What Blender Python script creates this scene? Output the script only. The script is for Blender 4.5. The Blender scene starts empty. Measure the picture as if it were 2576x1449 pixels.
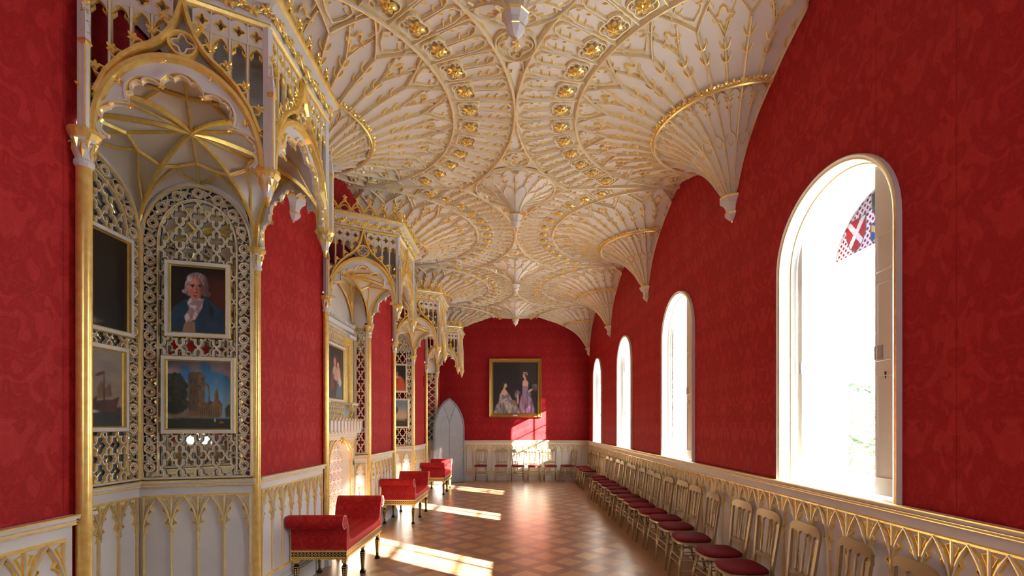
import bpy, math, random
from mathutils import Vector, Matrix
random.seed(7)
PI = math.pi
C = bpy.context.scene.collection
SC = bpy.context.scene

# ---------------------------------------------------------------- camera
cd = bpy.data.cameras.new('camera'); cam = bpy.data.objects.new('camera', cd); C.objects.link(cam)
cam.location = (0, 0, 1.7); cam.rotation_euler = (PI/2, 0, 0)
cd.sensor_width = 36; cd.sensor_fit = 'HORIZONTAL'; cd.lens = 1216/2576*36
cd.shift_x = -9/2576; cd.shift_y = 345.5/2576
cd.clip_start = .05; cd.clip_end = 200
SC.camera = cam

# ---------------------------------------------------------------- key dimensions (metres)
P = 3.29                      # bay length
Y0 = 5.08                     # first corbel in view
YEND = 14.95                  # end wall
YNEAR = -1.7                  # wall behind the camera
W = 2.28                      # half width of the gallery
WL = 2.34
BAYS = [Y0 - P/2 + k*P for k in range(4)]         # window / recess centres in view
SILL = 1.235

# ---------------------------------------------------------------- sky, sun, daylight
w = bpy.data.worlds.new('sky'); SC.world = w; w.use_nodes = True
nt = w.node_tree; nt.nodes.clear()
wo = nt.nodes.new('ShaderNodeOutputWorld'); bg = nt.nodes.new('ShaderNodeBackground')
bg.inputs[0].default_value = (.84, .92, 1.0, 1); bg.inputs[1].default_value = 9.0
nt.links.new(bg.outputs[0], wo.inputs[0])
sl = bpy.data.lights.new('sun', 'SUN'); so = bpy.data.objects.new('sun', sl); C.objects.link(so)
sl.energy = 75; sl.angle = math.radians(.7); sl.color = (1, .93, .82)
sd = Vector((-.804, .595, -.395)).normalized()
so.rotation_euler = sd.to_track_quat('-Z', 'Y').to_euler(); so.location = (12, -6, 8)
def portal(y, x=W+.42, h=2.5, wd=1.36):
    l = bpy.data.lights.new('window_portal', 'AREA'); o = bpy.data.objects.new('window_portal', l); C.objects.link(o)
    l.shape = 'RECTANGLE'; l.size = h; l.size_y = wd; l.energy = 1; l.cycles.is_portal = True
    o.location = (x, y, SILL + 1.17); o.rotation_euler = (0, PI/2, 0)
for k in range(-1, 4): portal(BAYS[0] + k*P + .07)
lr = bpy.data.lights.new('added_rear_window_portal', 'AREA'); lo_ = bpy.data.objects.new('added_rear_window_portal', lr); C.objects.link(lo_)  # guides sky light through the window added behind the camera
lr.shape = 'RECTANGLE'; lr.size = 1.0; lr.size_y = 1.5; lr.energy = 1; lr.cycles.is_portal = True; lo_.location = (0, YNEAR-.02, 2.4); lo_.rotation_euler = (-PI/2, 0, 0)
SC.view_settings.view_transform = 'Standard'; SC.view_settings.look = 'None'
SC.view_settings.exposure = .80; SC.view_settings.gamma = 1

# ---------------------------------------------------------------- materials
def mat(name, col, rough=.6, metal=0, spec=.5):
    m = bpy.data.materials.new(name); m.use_nodes = True
    b = m.node_tree.nodes['Principled BSDF']
    b.inputs['Base Color'].default_value = (*col, 1); b.inputs['Roughness'].default_value = rough
    b.inputs['Metallic'].default_value = metal; b.inputs['Specular IOR Level'].default_value = spec
    return m
def N(m, t, **kw):
    n = m.node_tree.nodes.new(t)
    for k, v in kw.items(): setattr(n, k, v)
    return n
def L(m, a, b): m.node_tree.links.new(a, b)
def bsdf(m): return m.node_tree.nodes['Principled BSDF']
def mth(m, op, a, b=None, clamp=False):
    n = N(m, 'ShaderNodeMath', operation=op); n.use_clamp = clamp
    for i, v in enumerate((a, b)):
        if v is None: continue
        if isinstance(v, (int, float)): n.inputs[i].default_value = v
        else: L(m, v, n.inputs[i])
    return n.outputs[0]
def mixc(m, f, a, b):
    n = N(m, 'ShaderNodeMix', data_type='RGBA')
    if isinstance(f, (int, float)): n.inputs[0].default_value = f
    else: L(m, f, n.inputs[0])
    for i, v in ((6, a), (7, b)):
        if isinstance(v, tuple): n.inputs[i].default_value = (*v, 1)
        else: L(m, v, n.inputs[i])
    return n.outputs[2]
def ramp(m, f, stops):
    n = N(m, 'ShaderNodeValToRGB'); L(m, f, n.inputs[0]); cr = n.color_ramp
    while len(cr.elements) < len(stops): cr.elements.new(.5)
    for e, (p, c) in zip(cr.elements, stops): e.position = p; e.color = (*c, 1) if len(c) == 3 else c
    return n.outputs[0]
def noisy(m, c1, c2, scale=6, rough=None, detail=4):
    tc = N(m, 'ShaderNodeTexCoord'); n = N(m, 'ShaderNodeTexNoise'); n.inputs['Scale'].default_value = scale
    n.inputs['Detail'].default_value = detail; L(m, tc.outputs['Object'], n.inputs['Vector'])
    f = mth(m, 'MULTIPLY_ADD', n.outputs[0], 2.2); f.node.inputs[2].default_value = -.6; f.node.use_clamp = True
    L(m, mixc(m, f, c1, c2), bsdf(m).inputs['Base Color'])
    return n
WHITE = mat('warm_white_paint', (.66, .62, .55), .55); noisy(WHITE, (.65, .65, .645), (.71, .71, .70), 3)
GOLD = mat('gilding', (.83, .6, .2), .30, .62); noisy(GOLD, (.84, .58, .14), (.97, .77, .27), 25)
GOLD2 = mat('bright_leaf_gilding', (.95, .71, .20), .28, .65)
WGOLD = mat('gilded_edge', (.80, .56, .20), .36, .4); noisy(WGOLD, (.80, .57, .18), (.94, .77, .36), 18)
PLASTER = mat('plaster_cells', (.68, .60, .52), .7); noisy(PLASTER, (.68, .635, .57), (.73, .69, .63), 2.5)
MIRROR = mat('mirror_glass', (.62, .64, .62), .03, 1)
BLACK = mat('black_lacquer', (.012, .011, .01), .25)
VELVET = mat('crimson_velvet', (.14, .002, .008), .8, 0, .25); VELVET.node_tree.nodes['Principled BSDF'].inputs['Sheen Weight'].default_value = .02
bsdf(VELVET).inputs['Sheen Tint'].default_value = (.8, .1, .15, 1)
CHGOLD = mat('dull_gold_lacquer', (.40, .31, .16), .32, .55)
GREYDOOR = mat('grey_painted_oak', (.2, .2, .2), .5); 
_n = noisy(GREYDOOR, (.19, .19, .195), (.23, .23, .235), 5)
SHUT = mat('cream_shutter_paint', (.72, .66, .55), .5)
WINW = mat('white_window_paint', (.85, .84, .80), .45)
IRON = mat('dark_iron', (.08, .08, .08), .45, .8)
STEEL = mat('old_steel', (.42, .42, .42), .45, .7)
NAIL = mat('white_nail_heads', (.85, .78, .68), .35, .2)
STONEW = mat('white_stone', (.74, .70, .63), .5)

def damask(name, axis, base=(.34, .009, .011), hi=(.47, .022, .020), seam=True, strip=.56, ph=0, ht=1.05, rough=.72):
    m = mat(name, base, rough); tc = N(m, 'ShaderNodeTexCoord'); sp = N(m, 'ShaderNodeSeparateXYZ')
    L(m, tc.outputs['Object'], sp.inputs[0])
    a = mth(m, 'ADD', sp.outputs[axis], ph); f = mth(m, 'FRACT', mth(m, 'DIVIDE', a, strip))
    u = mth(m, 'ABSOLUTE', mth(m, 'SUBTRACT', f, .5)); z = mth(m, 'FRACT', mth(m, 'DIVIDE', sp.outputs[2], ht))
    zz = mth(m, 'PINGPONG', mth(m, 'DIVIDE', sp.outputs[2], ht), .5)
    cb = N(m, 'ShaderNodeCombineXYZ'); L(m, mth(m, 'MULTIPLY', u, 1.9), cb.inputs[0]); L(m, mth(m, 'MULTIPLY', z, 2.0), cb.inputs[1])
    n1 = N(m, 'ShaderNodeTexNoise'); n1.inputs['Scale'].default_value = 1.9; n1.inputs['Detail'].default_value = 1; n1.inputs['Distortion'].default_value = 2.2
    L(m, cb.outputs[0], n1.inputs['Vector'])
    n2 = N(m, 'ShaderNodeTexNoise'); n2.inputs['Scale'].default_value = 5; n2.inputs['Detail'].default_value = 1; n2.inputs['Distortion'].default_value = 1.5
    L(m, cb.outputs[0], n2.inputs['Vector'])
    b1 = mth(m, 'GREATER_THAN', n1.outputs[0], .50)
    e1 = mth(m, 'LESS_THAN', mth(m, 'ABSOLUTE', mth(m, 'SUBTRACT', mth(m, 'FRACT', mth(m, 'MULTIPLY', n1.outputs[0], 6)), .5)), .06)
    e2 = mth(m, 'LESS_THAN', mth(m, 'ABSOLUTE', mth(m, 'SUBTRACT', n2.outputs[0], .5)), .025)
    pat = mth(m, 'ADD', mth(m, 'MULTIPLY', b1, .5), mth(m, 'MULTIPLY', mth(m, 'MAXIMUM', e1, e2), .35), clamp=True)
    fine = N(m, 'ShaderNodeTexNoise'); fine.inputs['Scale'].default_value = 30
    mp = N(m, 'ShaderNodeMapping'); mp.inputs['Scale'].default_value = (1, 1, .12); L(m, tc.outputs['Object'], mp.inputs[0]); L(m, mp.outputs[0], fine.inputs['Vector'])
    pat = mth(m, 'ADD', pat, mth(m, 'MULTIPLY', mth(m, 'SUBTRACT', fine.outputs[0], .5), .5), clamp=True)
    c = mixc(m, pat, base, hi)
    if seam:
        s = mth(m, 'LESS_THAN', mth(m, 'MINIMUM', f, mth(m, 'SUBTRACT', 1, f)), .004)
        c = mixc(m, mth(m, 'MULTIPLY', s, .6), c, (.12, .004, .005))
    L(m, c, bsdf(m).inputs['Base Color'])
    L(m, mth(m, 'SUBTRACT', rough, mth(m, 'MULTIPLY', pat, .12)), bsdf(m).inputs['Roughness'])
    bsdf(m).inputs['Specular IOR Level'].default_value = .22
    return m
DAM_Y = damask('red_damask_long_walls', 1, ph=.3)
DAM_X_SHADED = damask('red_damask_end_wall_shaded', 0, ph=.1, base=(.27, .006, .009), hi=(.36, .013, .014))  # same fabric as the long walls, darkened to put shade into its colour
DAMB = damask('red_damask_upholstery', 0, base=(.40, .006, .012), hi=(.52, .03, .022), seam=False, strip=.46, ph=.23, ht=.5, rough=.6)

# parquet: light squares set in darker bands, diagonal
FLOOR = mat('oak_parquet', (.4, .2, .1), .28)
m = FLOOR; tc = N(m, 'ShaderNodeTexCoord'); mp = N(m, 'ShaderNodeMapping'); mp.inputs['Rotation'].default_value = (0, 0, PI/4); mp.inputs['Scale'].default_value = (1/.382,)*2 + (1,)
mp.inputs['Location'].default_value = (.42, .13, 0)
L(m, tc.outputs['Object'], mp.inputs[0]); sp = N(m, 'ShaderNodeSeparateXYZ'); L(m, mp.outputs[0], sp.inputs[0])
fx = mth(m, 'FRACT', sp.outputs[0]); fy = mth(m, 'FRACT', sp.outputs[1])
ex = mth(m, 'ABSOLUTE', mth(m, 'SUBTRACT', fx, .5)); ey = mth(m, 'ABSOLUTE', mth(m, 'SUBTRACT', fy, .5))
sq = mth(m, 'LESS_THAN', mth(m, 'MAXIMUM', ex, ey), .345)
cb = N(m, 'ShaderNodeCombineXYZ'); L(m, mth(m, 'FLOOR', sp.outputs[0]), cb.inputs[0]); L(m, mth(m, 'FLOOR', sp.outputs[1]), cb.inputs[1])
wn = N(m, 'ShaderNodeTexWhiteNoise', noise_dimensions='3D'); L(m, cb.outputs[0], wn.inputs['Vector'])
sqc = ramp(m, wn.outputs[0], [(0, (.38, .20, .095)), (.5, (.47, .27, .14)), (1, (.56, .35, .19))])
gr = N(m, 'ShaderNodeTexNoise'); gr.inputs['Scale'].default_value = 3; gr.inputs['Detail'].default_value = 6; gmp = N(m, 'ShaderNodeMapping'); gmp.inputs['Scale'].default_value = (2, 14, 1)
L(m, mp.outputs[0], gmp.inputs[0]); L(m, gmp.outputs[0], gr.inputs['Vector'])
band = mixc(m, gr.outputs[0], (.215, .112, .068), (.32, .18, .115))
sqg = mixc(m, mth(m, 'MULTIPLY', gr.outputs[0], .45), sqc, (.34, .18, .09))
gap = mth(m, 'LESS_THAN', mth(m, 'ABSOLUTE', mth(m, 'SUBTRACT', mth(m, 'MAXIMUM', ex, ey), .345)), .006)
cc = mixc(m, sq, band, sqg); cc = mixc(m, mth(m, 'MULTIPLY', gap, .7), cc, (.07, .03, .018))
# plain oak border along both long walls
sp2 = N(m, 'ShaderNodeSeparateXYZ'); L(m, tc.outputs['Object'], sp2.inputs[0])
bd = mth(m, 'GREATER_THAN', mth(m, 'ABSOLUTE', mth(m, 'ADD', sp2.outputs[0], .10)), 1.62)
cc = mixc(m, bd, cc, mixc(m, gr.outputs[0], (.34, .18, .09), (.46, .27, .15)))
L(m, cc, bsdf(m).inputs['Base Color'])
rr = mth(m, 'MULTIPLY_ADD', gr.outputs[0], .16); rr.node.inputs[2].default_value = .22; L(m, rr, bsdf(m).inputs['Roughness'])

def glassmat(name, tint=(1, 1, 1), fac=.06):
    m = bpy.data.materials.new(name); m.use_nodes = True; m.node_tree.nodes.clear()
    o = N(m, 'ShaderNodeOutputMaterial'); t = N(m, 'ShaderNodeBsdfTransparent'); g = N(m, 'ShaderNodeBsdfGlossy'); x = N(m, 'ShaderNodeMixShader')
    t.inputs[0].default_value = (*tint, 1); g.inputs['Roughness'].default_value = .02; x.inputs[0].default_value = fac
    L(m, t.outputs[0], x.inputs[1]); L(m, g.outputs[0], x.inputs[2]); L(m, x.outputs[0], o.inputs[0]); return m, t
GLASS, _ = glassmat('window_glass')
STAIN, _t = glassmat('red_white_stained_glass', fac=.03)
m = STAIN; tc = N(m, 'ShaderNodeTexCoord'); mp = N(m, 'ShaderNodeMapping'); mp.inputs['Rotation'].default_value = (PI/4, 0, 0); mp.inputs['Scale'].default_value = (1, 26, 26)
L(m, tc.outputs['Object'], mp.inputs[0]); sp = N(m, 'ShaderNodeSeparateXYZ'); L(m, mp.outputs[0], sp.inputs[0])
fa = mth(m, 'GREATER_THAN', mth(m, 'FRACT', sp.outputs[1]), .45); fb = mth(m, 'GREATER_THAN', mth(m, 'FRACT', sp.outputs[2]), .45)
L(m, mixc(m, mth(m, 'MULTIPLY', fa, fb), (.058, .05, .06), (.026, .0012, .0018)), _t.inputs[0])
def tint(name, c): return glassmat(name, c, .03)[0]
LEAD = mat('lead_cames', (.03, .03, .035), .5)
STG_R = tint('ruby_glass', (.035, .001, .002)); STG_B = tint('blue_glass', (.0012, .006, .022)); STG_G = tint('green_glass', (.003, .007, .006))
STG_Y = tint('amber_glass', (.05, .03, .012)); STG_W = tint('clear_pink_glass', (.06, .052, .056))
LEAF = mat('evergreen_foliage', (.03, .06, .015), 1, 0, 0); noisy(LEAF, (.007, .022, .008), (.018, .042, .015), 3)
BARK = mat('bark', (.08, .05, .03), .9)
LAWN = mat('lawn', (.12, .2, .05), .9)
TILE = mat('patterned_tiles', (.8, .78, .72), .25)
m = TILE; tc = N(m, 'ShaderNodeTexCoord'); sp = N(m, 'ShaderNodeSeparateXYZ'); L(m, tc.outputs['Object'], sp.inputs[0])
a = mth(m, 'SUBTRACT', mth(m, 'FRACT', mth(m, 'DIVIDE', sp.outputs[1], .15)), .5); b = mth(m, 'SUBTRACT', mth(m, 'FRACT', mth(m, 'DIVIDE', sp.outputs[2], .15)), .5)
rad = mth(m, 'SQRT', mth(m, 'ADD', mth(m, 'MULTIPLY', a, a), mth(m, 'MULTIPLY', b, b)))
ang = mth(m, 'ARCTAN2', a, b); pet = mth(m, 'GREATER_THAN', mth(m, 'SINE', mth(m, 'MULTIPLY', ang, 12)), -.2)
ring = mth(m, 'LESS_THAN', mth(m, 'ABSOLUTE', mth(m, 'SUBTRACT', rad, .36)), .07)
ring2 = mth(m, 'LESS_THAN', mth(m, 'ABSOLUTE', mth(m, 'SUBTRACT', rad, .17)), .05)
cc = mixc(m, mth(m, 'MULTIPLY', ring, pet), (.82, .80, .74), (.48, .03, .04)); cc = mixc(m, mth(m, 'MULTIPLY', ring2, pet), cc, (.10, .30, .22))
L(m, cc, bsdf(m).inputs['Base Color'])

# ---------------------------------------------------------------- object helpers
def link(o, parent=None):
    C.objects.link(o)
    if parent is not None: o.parent = parent
    return o
def tag(o, label=None, cat=None, group=None, kind=None):
    if label: o['label'] = label
    if cat: o['category'] = cat
    if group: o['group'] = group
    if kind: o['kind'] = kind
    return o
def empty(name, loc=(0, 0, 0), rz=0, label=None, cat=None, group=None, kind=None):
    o = bpy.data.objects.new(name, None); C.objects.link(o); o.location = loc; o.rotation_euler = (0, 0, rz); o.empty_display_size = .1
    return tag(o, label, cat, group, kind)
def copy_tree(o, parent=None):
    c = o.copy(); C.objects.link(c)
    if parent is not None: c.parent = parent
    for ch in list(o.children): copy_tree(ch, c)
    return c

V = Vector
class MB:
    def __init__(s): s.v = []; s.f = []; s.m = []
    def add(s, vs, fs, mi=0):
        o = len(s.v); s.v += [tuple(x) for x in vs]
        for i, f in enumerate(fs):
            s.f.append([o + k for k in f]); s.m.append(mi if isinstance(mi, int) else mi[i])
    def quad(s, a, b, c, d, mi=0): s.add([a, b, c, d], [(0, 1, 2, 3)], mi)
    def poly(s, pts, mi=0): s.add(pts, [tuple(range(len(pts)))], mi)
    def box(s, x0, x1, y0, y1, z0, z1, mi=0):
        s.hexa([(x0, y0, z0), (x1, y0, z0), (x1, y1, z0), (x0, y1, z0), (x0, y0, z1), (x1, y0, z1), (x1, y1, z1), (x0, y1, z1)], mi)
    def hexa(s, p, mi=0):
        s.add(p, [(0, 3, 2, 1), (4, 5, 6, 7), (0, 1, 5, 4), (1, 2, 6, 5), (2, 3, 7, 6), (3, 0, 4, 7)], mi)
    def prism(s, pts, d, mi=0, caps=True):
        """closed outline pts (3D) extruded by vector d"""
        n = len(pts); a = [V(p) for p in pts]; b = [p + V(d) for p in a]
        fs = [(i, (i+1) % n, n+(i+1) % n, n+i) for i in range(n)]
        if caps: fs += [tuple(range(n))[::-1], tuple(range(n, 2*n))]
        s.add(a + b, fs, mi)
    def lathe(s, c, prof, n=16, a0=0, a1=2*PI, mi=0, axis=None, closed=True):
        """prof: list of (r, z[, mi]); about vertical axis through c"""
        c = V(c); full = abs(a1 - a0 - 2*PI) < 1e-6; cols = n if full else n + 1
        vs = []
        for r, z in [(p[0], p[1]) for p in prof]:
            for i in range(cols):
                t = a0 + (a1-a0)*i/n; q = V((r*math.cos(t), r*math.sin(t), z))
                if axis is not None: q = axis @ q
                vs.append(c + q)
        fs = []; ms = []
        for j in range(len(prof)-1):
            for i in range(n):
                k = (i+1) % cols
                fs.append((j*cols+i, j*cols+k, (j+1)*cols+k, (j+1)*cols+i)); ms.append(prof[j][2] if len(prof[j]) > 2 else mi)
        s.add(vs, fs, ms)
    def sweep(s, pts, nrm, w, h, prof='rib', closed=False, mi=None, taper=None):
        """bar following pts, nrm: normal(s) toward viewer"""
        n = len(pts); pts = [V(p) for p in pts]
        if n < 2: return
        cs = PROF[prof]; k = len(cs); closedp = prof in CLOSEDP
        vs = []
        for i in range(n):
            if closed: t = pts[(i+1) % n] - pts[i-1]
            else: t = pts[min(i+1, n-1)] - pts[max(i-1, 0)]
            if t.length < 1e-9: t = V((0, 0, 1))
            t.normalize(); nn = V(nrm[i]) if isinstance(nrm, list) else V(nrm)
            b = nn.cross(t)
            if b.length < 1e-6: b = V((1, 0, 0))
            b.normalize(); q = 1 if taper is None else taper[0] + (taper[1]-taper[0])*i/(n-1)
            for (x, y, _) in cs: vs.append(pts[i] + b*(x*w*q) + nn*(y*h*q))
        fs = []; ms = []
        for i in range(n if closed else n-1):
            j = (i+1) % n
            for a in range(k if closedp else k-1):
                b2 = (a+1) % k
                fs.append((i*k+a, j*k+a, j*k+b2, i*k+b2)); ms.append(cs[a][2] if mi is None else mi)
        if closedp and not closed:
            fs.append(tuple(range(k))); fs.append(tuple(range((n-1)*k, n*k))[::-1]); ms += [cs[0][2] if mi is None else mi]*2
        s.add(vs, fs, ms)
    def tube(s, pts, r, n=8, mi=0, cap=True):
        pts = [V(p) for p in pts]; m = len(pts); rs = r if isinstance(r, (list, tuple)) else [r]*m; vs = []
        t0 = (pts[1]-pts[0]).normalized(); up = V((0, 0, 1)) if abs(t0.z) < .9 else V((1, 0, 0)); a = t0.cross(up).normalized()
        for i in range(m):
            t = (pts[min(i+1, m-1)] - pts[max(i-1, 0)]).normalized()
            a = (a - t*a.dot(t)).normalized(); b = t.cross(a)
            for j in range(n):
                q = 2*PI*j/n; vs.append(pts[i] + (a*math.cos(q) + b*math.sin(q))*rs[i])
        fs = [(i*n+j, i*n+(j+1) % n, (i+1)*n+(j+1) % n, (i+1)*n+j) for i in range(m-1) for j in range(n)]
        if cap: fs += [tuple(range(n))[::-1], tuple(range((m-1)*n, m*n))]
        s.add(vs, fs, mi)
    def octa(s, c, a, b, d, mi=0):
        """stretched octahedron petal"""
        c = V(c); a = V(a); b = V(b); d = V(d)
        s.add([c+a, c-a, c+b, c-b, c+d, c-d], [(0, 2, 4), (2, 1, 4), (1, 3, 4), (3, 0, 4), (2, 0, 5), (1, 2, 5), (3, 1, 5), (0, 3, 5)], mi)
    def petal(s, c, a, b, d, mi=0, n=6, curl=.35):
        """rounded leaf: long axis a (tip curls along d)"""
        c = V(c); a = V(a); b = V(b); d = V(d); vs = [c - a]; ks = (.30, .80, 1.0, .78)
        for j, (t, k) in enumerate(((-.62, .62), (-.1, 1.0), (.4, .85), (.78, .48))):
            for i in range(n):
                q = 2*PI*i/n; vs.append(c + a*t + b*(k*math.cos(q)) + d*(k*math.sin(q)*.8 + curl*max(0, t)**2*1.6))
        vs.append(c + a*.98 + d*curl*1.9)
        fs = [(0, 1+(i+1) % n, 1+i) for i in range(n)] + [(1+j*n+i, 1+j*n+(i+1) % n, 1+(j+1)*n+(i+1) % n, 1+(j+1)*n+i) for j in range(3) for i in range(n)] + [(1+3*n+i, 1+3*n+(i+1) % n, 4*n+1) for i in range(n)]
        s.add(vs, fs, mi)
    def ball(s, c, r, mi=0, n=8, sx=1, sy=1, sz=1):
        prof = [(max(1e-4, math.sin(PI*i/6)*r), -math.cos(PI*i/6)*r*sz) for i in range(7)]
        s.lathe(c, prof, n, mi=mi)
    def build(s, name, mats, parent=None, smooth=False, **tg):
        me = bpy.data.meshes.new(name); me.from_pydata(s.v, [], s.f)
        if not isinstance(mats, (list, tuple)): mats = [mats]
        for x in mats: me.materials.append(x)
        if len(mats) > 1: me.polygons.foreach_set('material_index', s.m)
        if smooth is True: me.polygons.foreach_set('use_smooth', [True]*len(me.polygons))
        me.update(); o = bpy.data.objects.new(name, me); link(o, parent)
        if smooth == 'auto':
            me.polygons.foreach_set('use_smooth', [True]*len(me.polygons))
            md = o.modifiers.new('wn', 'EDGE_SPLIT'); md.split_angle = math.radians(38)
        return tag(o, **tg) if tg else o
# profiles: (across, out, material of the strip that starts here)   0 white, 1 gold
PROF = {
 'rib':  [(-1, 0, 1), (-.66, .62, 0), (-.36, 1, 1), (.36, 1, 0), (.66, .62, 1), (1, 0, 1)],
 'grib': [(-1, 0, 1), (-.5, 1, 1), (.5, 1, 1), (1, 0, 1)],
 'cusp': [(-1, 0, 1), (-.35, 1, 1), (.35, 1, 1), (1, 0, 1)],
 'bar':  [(-1, -1, 0), (-1, .1, 1), (-.45, 1, 0), (.45, 1, 1), (1, .1, 0), (1, -1, 0)],
 'gbar': [(-1, -1, 1), (-1, .1, 1), (-.45, 1, 1), (.45, 1, 1), (1, .1, 1), (1, -1, 1)],
 'rect': [(-1, -1, 0), (-1, 1, 0), (1, 1, 0), (1, -1, 0)],
}
CLOSEDP = {'bar', 'gbar', 'rect'}

def arc(cx, cy, r, a0, a1, n=8, ry=None):
    ry = r if ry is None else ry
    return [(cx + r*math.cos(a0 + (a1-a0)*i/n), cy + ry*math.sin(a0 + (a1-a0)*i/n)) for i in range(n+1)]
def parch(a, b, n=8, cx=0, y0=0):
    """pointed arch centreline of half width a, rise b, from left spring to right spring"""
    R = (a*a + b*b)/(2*a); c = R - a; t = math.atan2(b, c) if c > 0 else math.atan2(b, c)
    left = [(cx + c - R*math.cos(t*i/n), y0 + R*math.sin(t*i/n)) for i in range(n+1)]
    return left + [(2*cx - x, y) for x, y in left[-2::-1]]
def resample(pts, n, closed=False):
    if closed: pts = pts + [pts[0]]
    d = [0]
    for i in range(1, len(pts)): d.append(d[-1] + math.dist(pts[i], pts[i-1]))
    out = []; j = 0
    for i in range(n+1):
        t = d[-1]*i/n
        while j < len(d)-2 and d[j+1] < t: j += 1
        q = (t - d[j])/max(1e-9, d[j+1]-d[j]); out.append(tuple(pts[j][k] + (pts[j+1][k]-pts[j][k])*q for k in range(len(pts[0]))))
    return out[:-1] if closed else out
def scallop(pts, bulge=.35, n=5, side=1):
    """replace each segment by an arc bulging sideways: foils with cusps between them"""
    out = []
    for i in range(len(pts)-1):
        (x0, y0), (x1, y1) = pts[i], pts[i+1]; dx, dy = x1-x0, y1-y0
        for k in range(n + (1 if i == len(pts)-2 else 0)):
            t = k/n; s = math.sin(PI*t)**.75*bulge*side if 0 < t < 1 else 0
            out.append((x0 + dx*t - dy*s, y0 + dy*t + dx*s))
    return out
def foil(cx, cy, r, lobes=4, a=0, n=5, depth=.42):
    """closed n-foil outline with inward cusps"""
    pts = []
    for k in range(lobes):
        a0 = a + 2*PI*(k-.5)/lobes; a1 = a + 2*PI*(k+.5)/lobes; rc = r*(1-depth)
        x0, y0 = cx + rc*math.cos(a0), cy + rc*math.sin(a0); x1, y1 = cx + rc*math.cos(a1), cy + rc*math.sin(a1)
        am = (a0+a1)/2; xm, ym = cx + r*math.cos(am), cy + r*math.sin(am)
        for i in range(n):
            t = i/n; q = math.sin(PI*t)**.6 if t > 0 else 0
            bx, by = x0 + (x1-x0)*t, y0 + (y1-y0)*t; mx, my = (x0+x1)/2, (y0+y1)/2
            pts.append((bx + (xm-mx)*q, by + (ym-my)*q))
    return pts
class Frame:
    """plane with origin o, axes u, v and normal n (toward the viewer)"""
    def __init__(s, o, u, v, n=None):
        s.o = V(o); s.u = V(u).normalized(); s.v = V(v).normalized(); s.n = V(n).normalized() if n else s.u.cross(s.v).normalized()
    def p(s, x, y, d=0): return s.o + s.u*x + s.v*y + s.n*d
    def line(s, mb, pts, w=.01, h=.01, prof='rib', closed=False, d=0, **k):
        mb.sweep([s.p(x, y, d) for x, y in pts], s.n, w, h, prof, closed, **k)
    def box(s, mb, x0, x1, y0, y1, d0, d1, mi=0):
        mb.hexa([s.p(x0, y0, d0), s.p(x1, y0, d0), s.p(x1, y1, d0), s.p(x0, y1, d0), s.p(x0, y0, d1), s.p(x1, y0, d1), s.p(x1, y1, d1), s.p(x0, y1, d1)], mi)
    def poly(s, mb, pts, d=0, mi=0): mb.poly([s.p(x, y, d) for x, y in pts], mi)
    def plate(s, mb, pts, d0, d1, mi=0): mb.prism([s.p(x, y, d0) for x, y in pts], s.n*(d1-d0), mi)
def rosette(mb, c, n, r, petals=6, mi=0, layers=2, seed=0):
    """gilded leafy boss: crossed petals standing off a surface"""
    c = V(c); n = V(n).normalized(); a = n.cross(V((0, 0, 1)) if abs(n.z) < .9 else V((1, 0, 0))).normalized(); b = n.cross(a)
    for l in range(layers):
        rr = r*(1 - .42*l); off = n*(r*(.22 + .3*l))
        for k in range(petals):
            t = 2*PI*(k + .5*l + .13*seed)/petals; d = a*math.cos(t) + b*math.sin(t); e = n.cross(d)
            mb.petal(c + off + d*rr*.58 + n*r*.1, d*rr*.44 - n*r*.10, e*rr*.30, n*r*.20, mi, 5)
    mb.octa(c + n*r*.65, a*r*.2, b*r*.2, n*r*.25, mi)
def leafblob(mb, c, n, up, r, mi=0, seed=0):
    """curling leaf cluster (crocket)"""
    c = V(c); n = V(n).normalized(); up = V(up).normalized(); sd_ = n.cross(up).normalized()
    for (x, y, z, s) in ((0, -.1, .2, .5), (.42, .22, .25, .50), (-.42, .22, .25, .50), (0, .62, .35, .55), (.30, -.35, .12, .36), (-.30, -.35, .12, .36)):
        d = sd_*x + up*y; q = V(d) if V(d).length > .15 else up; q = q.normalized()
        mb.petal(c + d*r + n*z*r, q*r*s, n.cross(q)*r*s*.62, n*r*s*.5, mi)

# ================================================================ THE SETTING
# ---------------- fan vault surface
RIM = .77
PROFZ = [(.06, 4.09), (.10, 4.12), (.14, 4.22), (.20, 4.33), (.36, 4.52), (.55, 4.67), (RIM, 4.785), (1.0, 4.895), (1.3, 4.99), (1.645, 5.045), (2.0, 5.03), (2.28, 5.012), (2.45, 5.008), (3.2, 5.005)]
def zprof(r):
    if r <= PROFZ[0][0]: return PROFZ[0][1]
    for (r0, z0), (r1, z1) in zip(PROFZ, PROFZ[1:]):
        if r <= r1:
            t = (r-r0)/(r1-r0); return z0 + (z1-z0)*t
    return PROFZ[-1][1]
def zs(r): return .25*zprof(r-.05) + .5*zprof(r) + .25*zprof(r+.05)
def S(r, th):
    """point and downward normal on the vault about a corbel at the origin; th=0 points to the room axis (local -x)"""
    z = zs(r); e = .01; dz = (zs(r+e) - zs(r-e))/(2*e)
    d = V((-math.cos(th), math.sin(th), 0))
    return V((d.x*r, d.y*r, z)), (V((0, 0, -1)) + d*dz).normalized()
def rmax(th):
    return min(W/max(1e-6, math.cos(th)), (P/2)/max(1e-6, abs(math.sin(th))))
D9 = math.radians(9)
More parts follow.
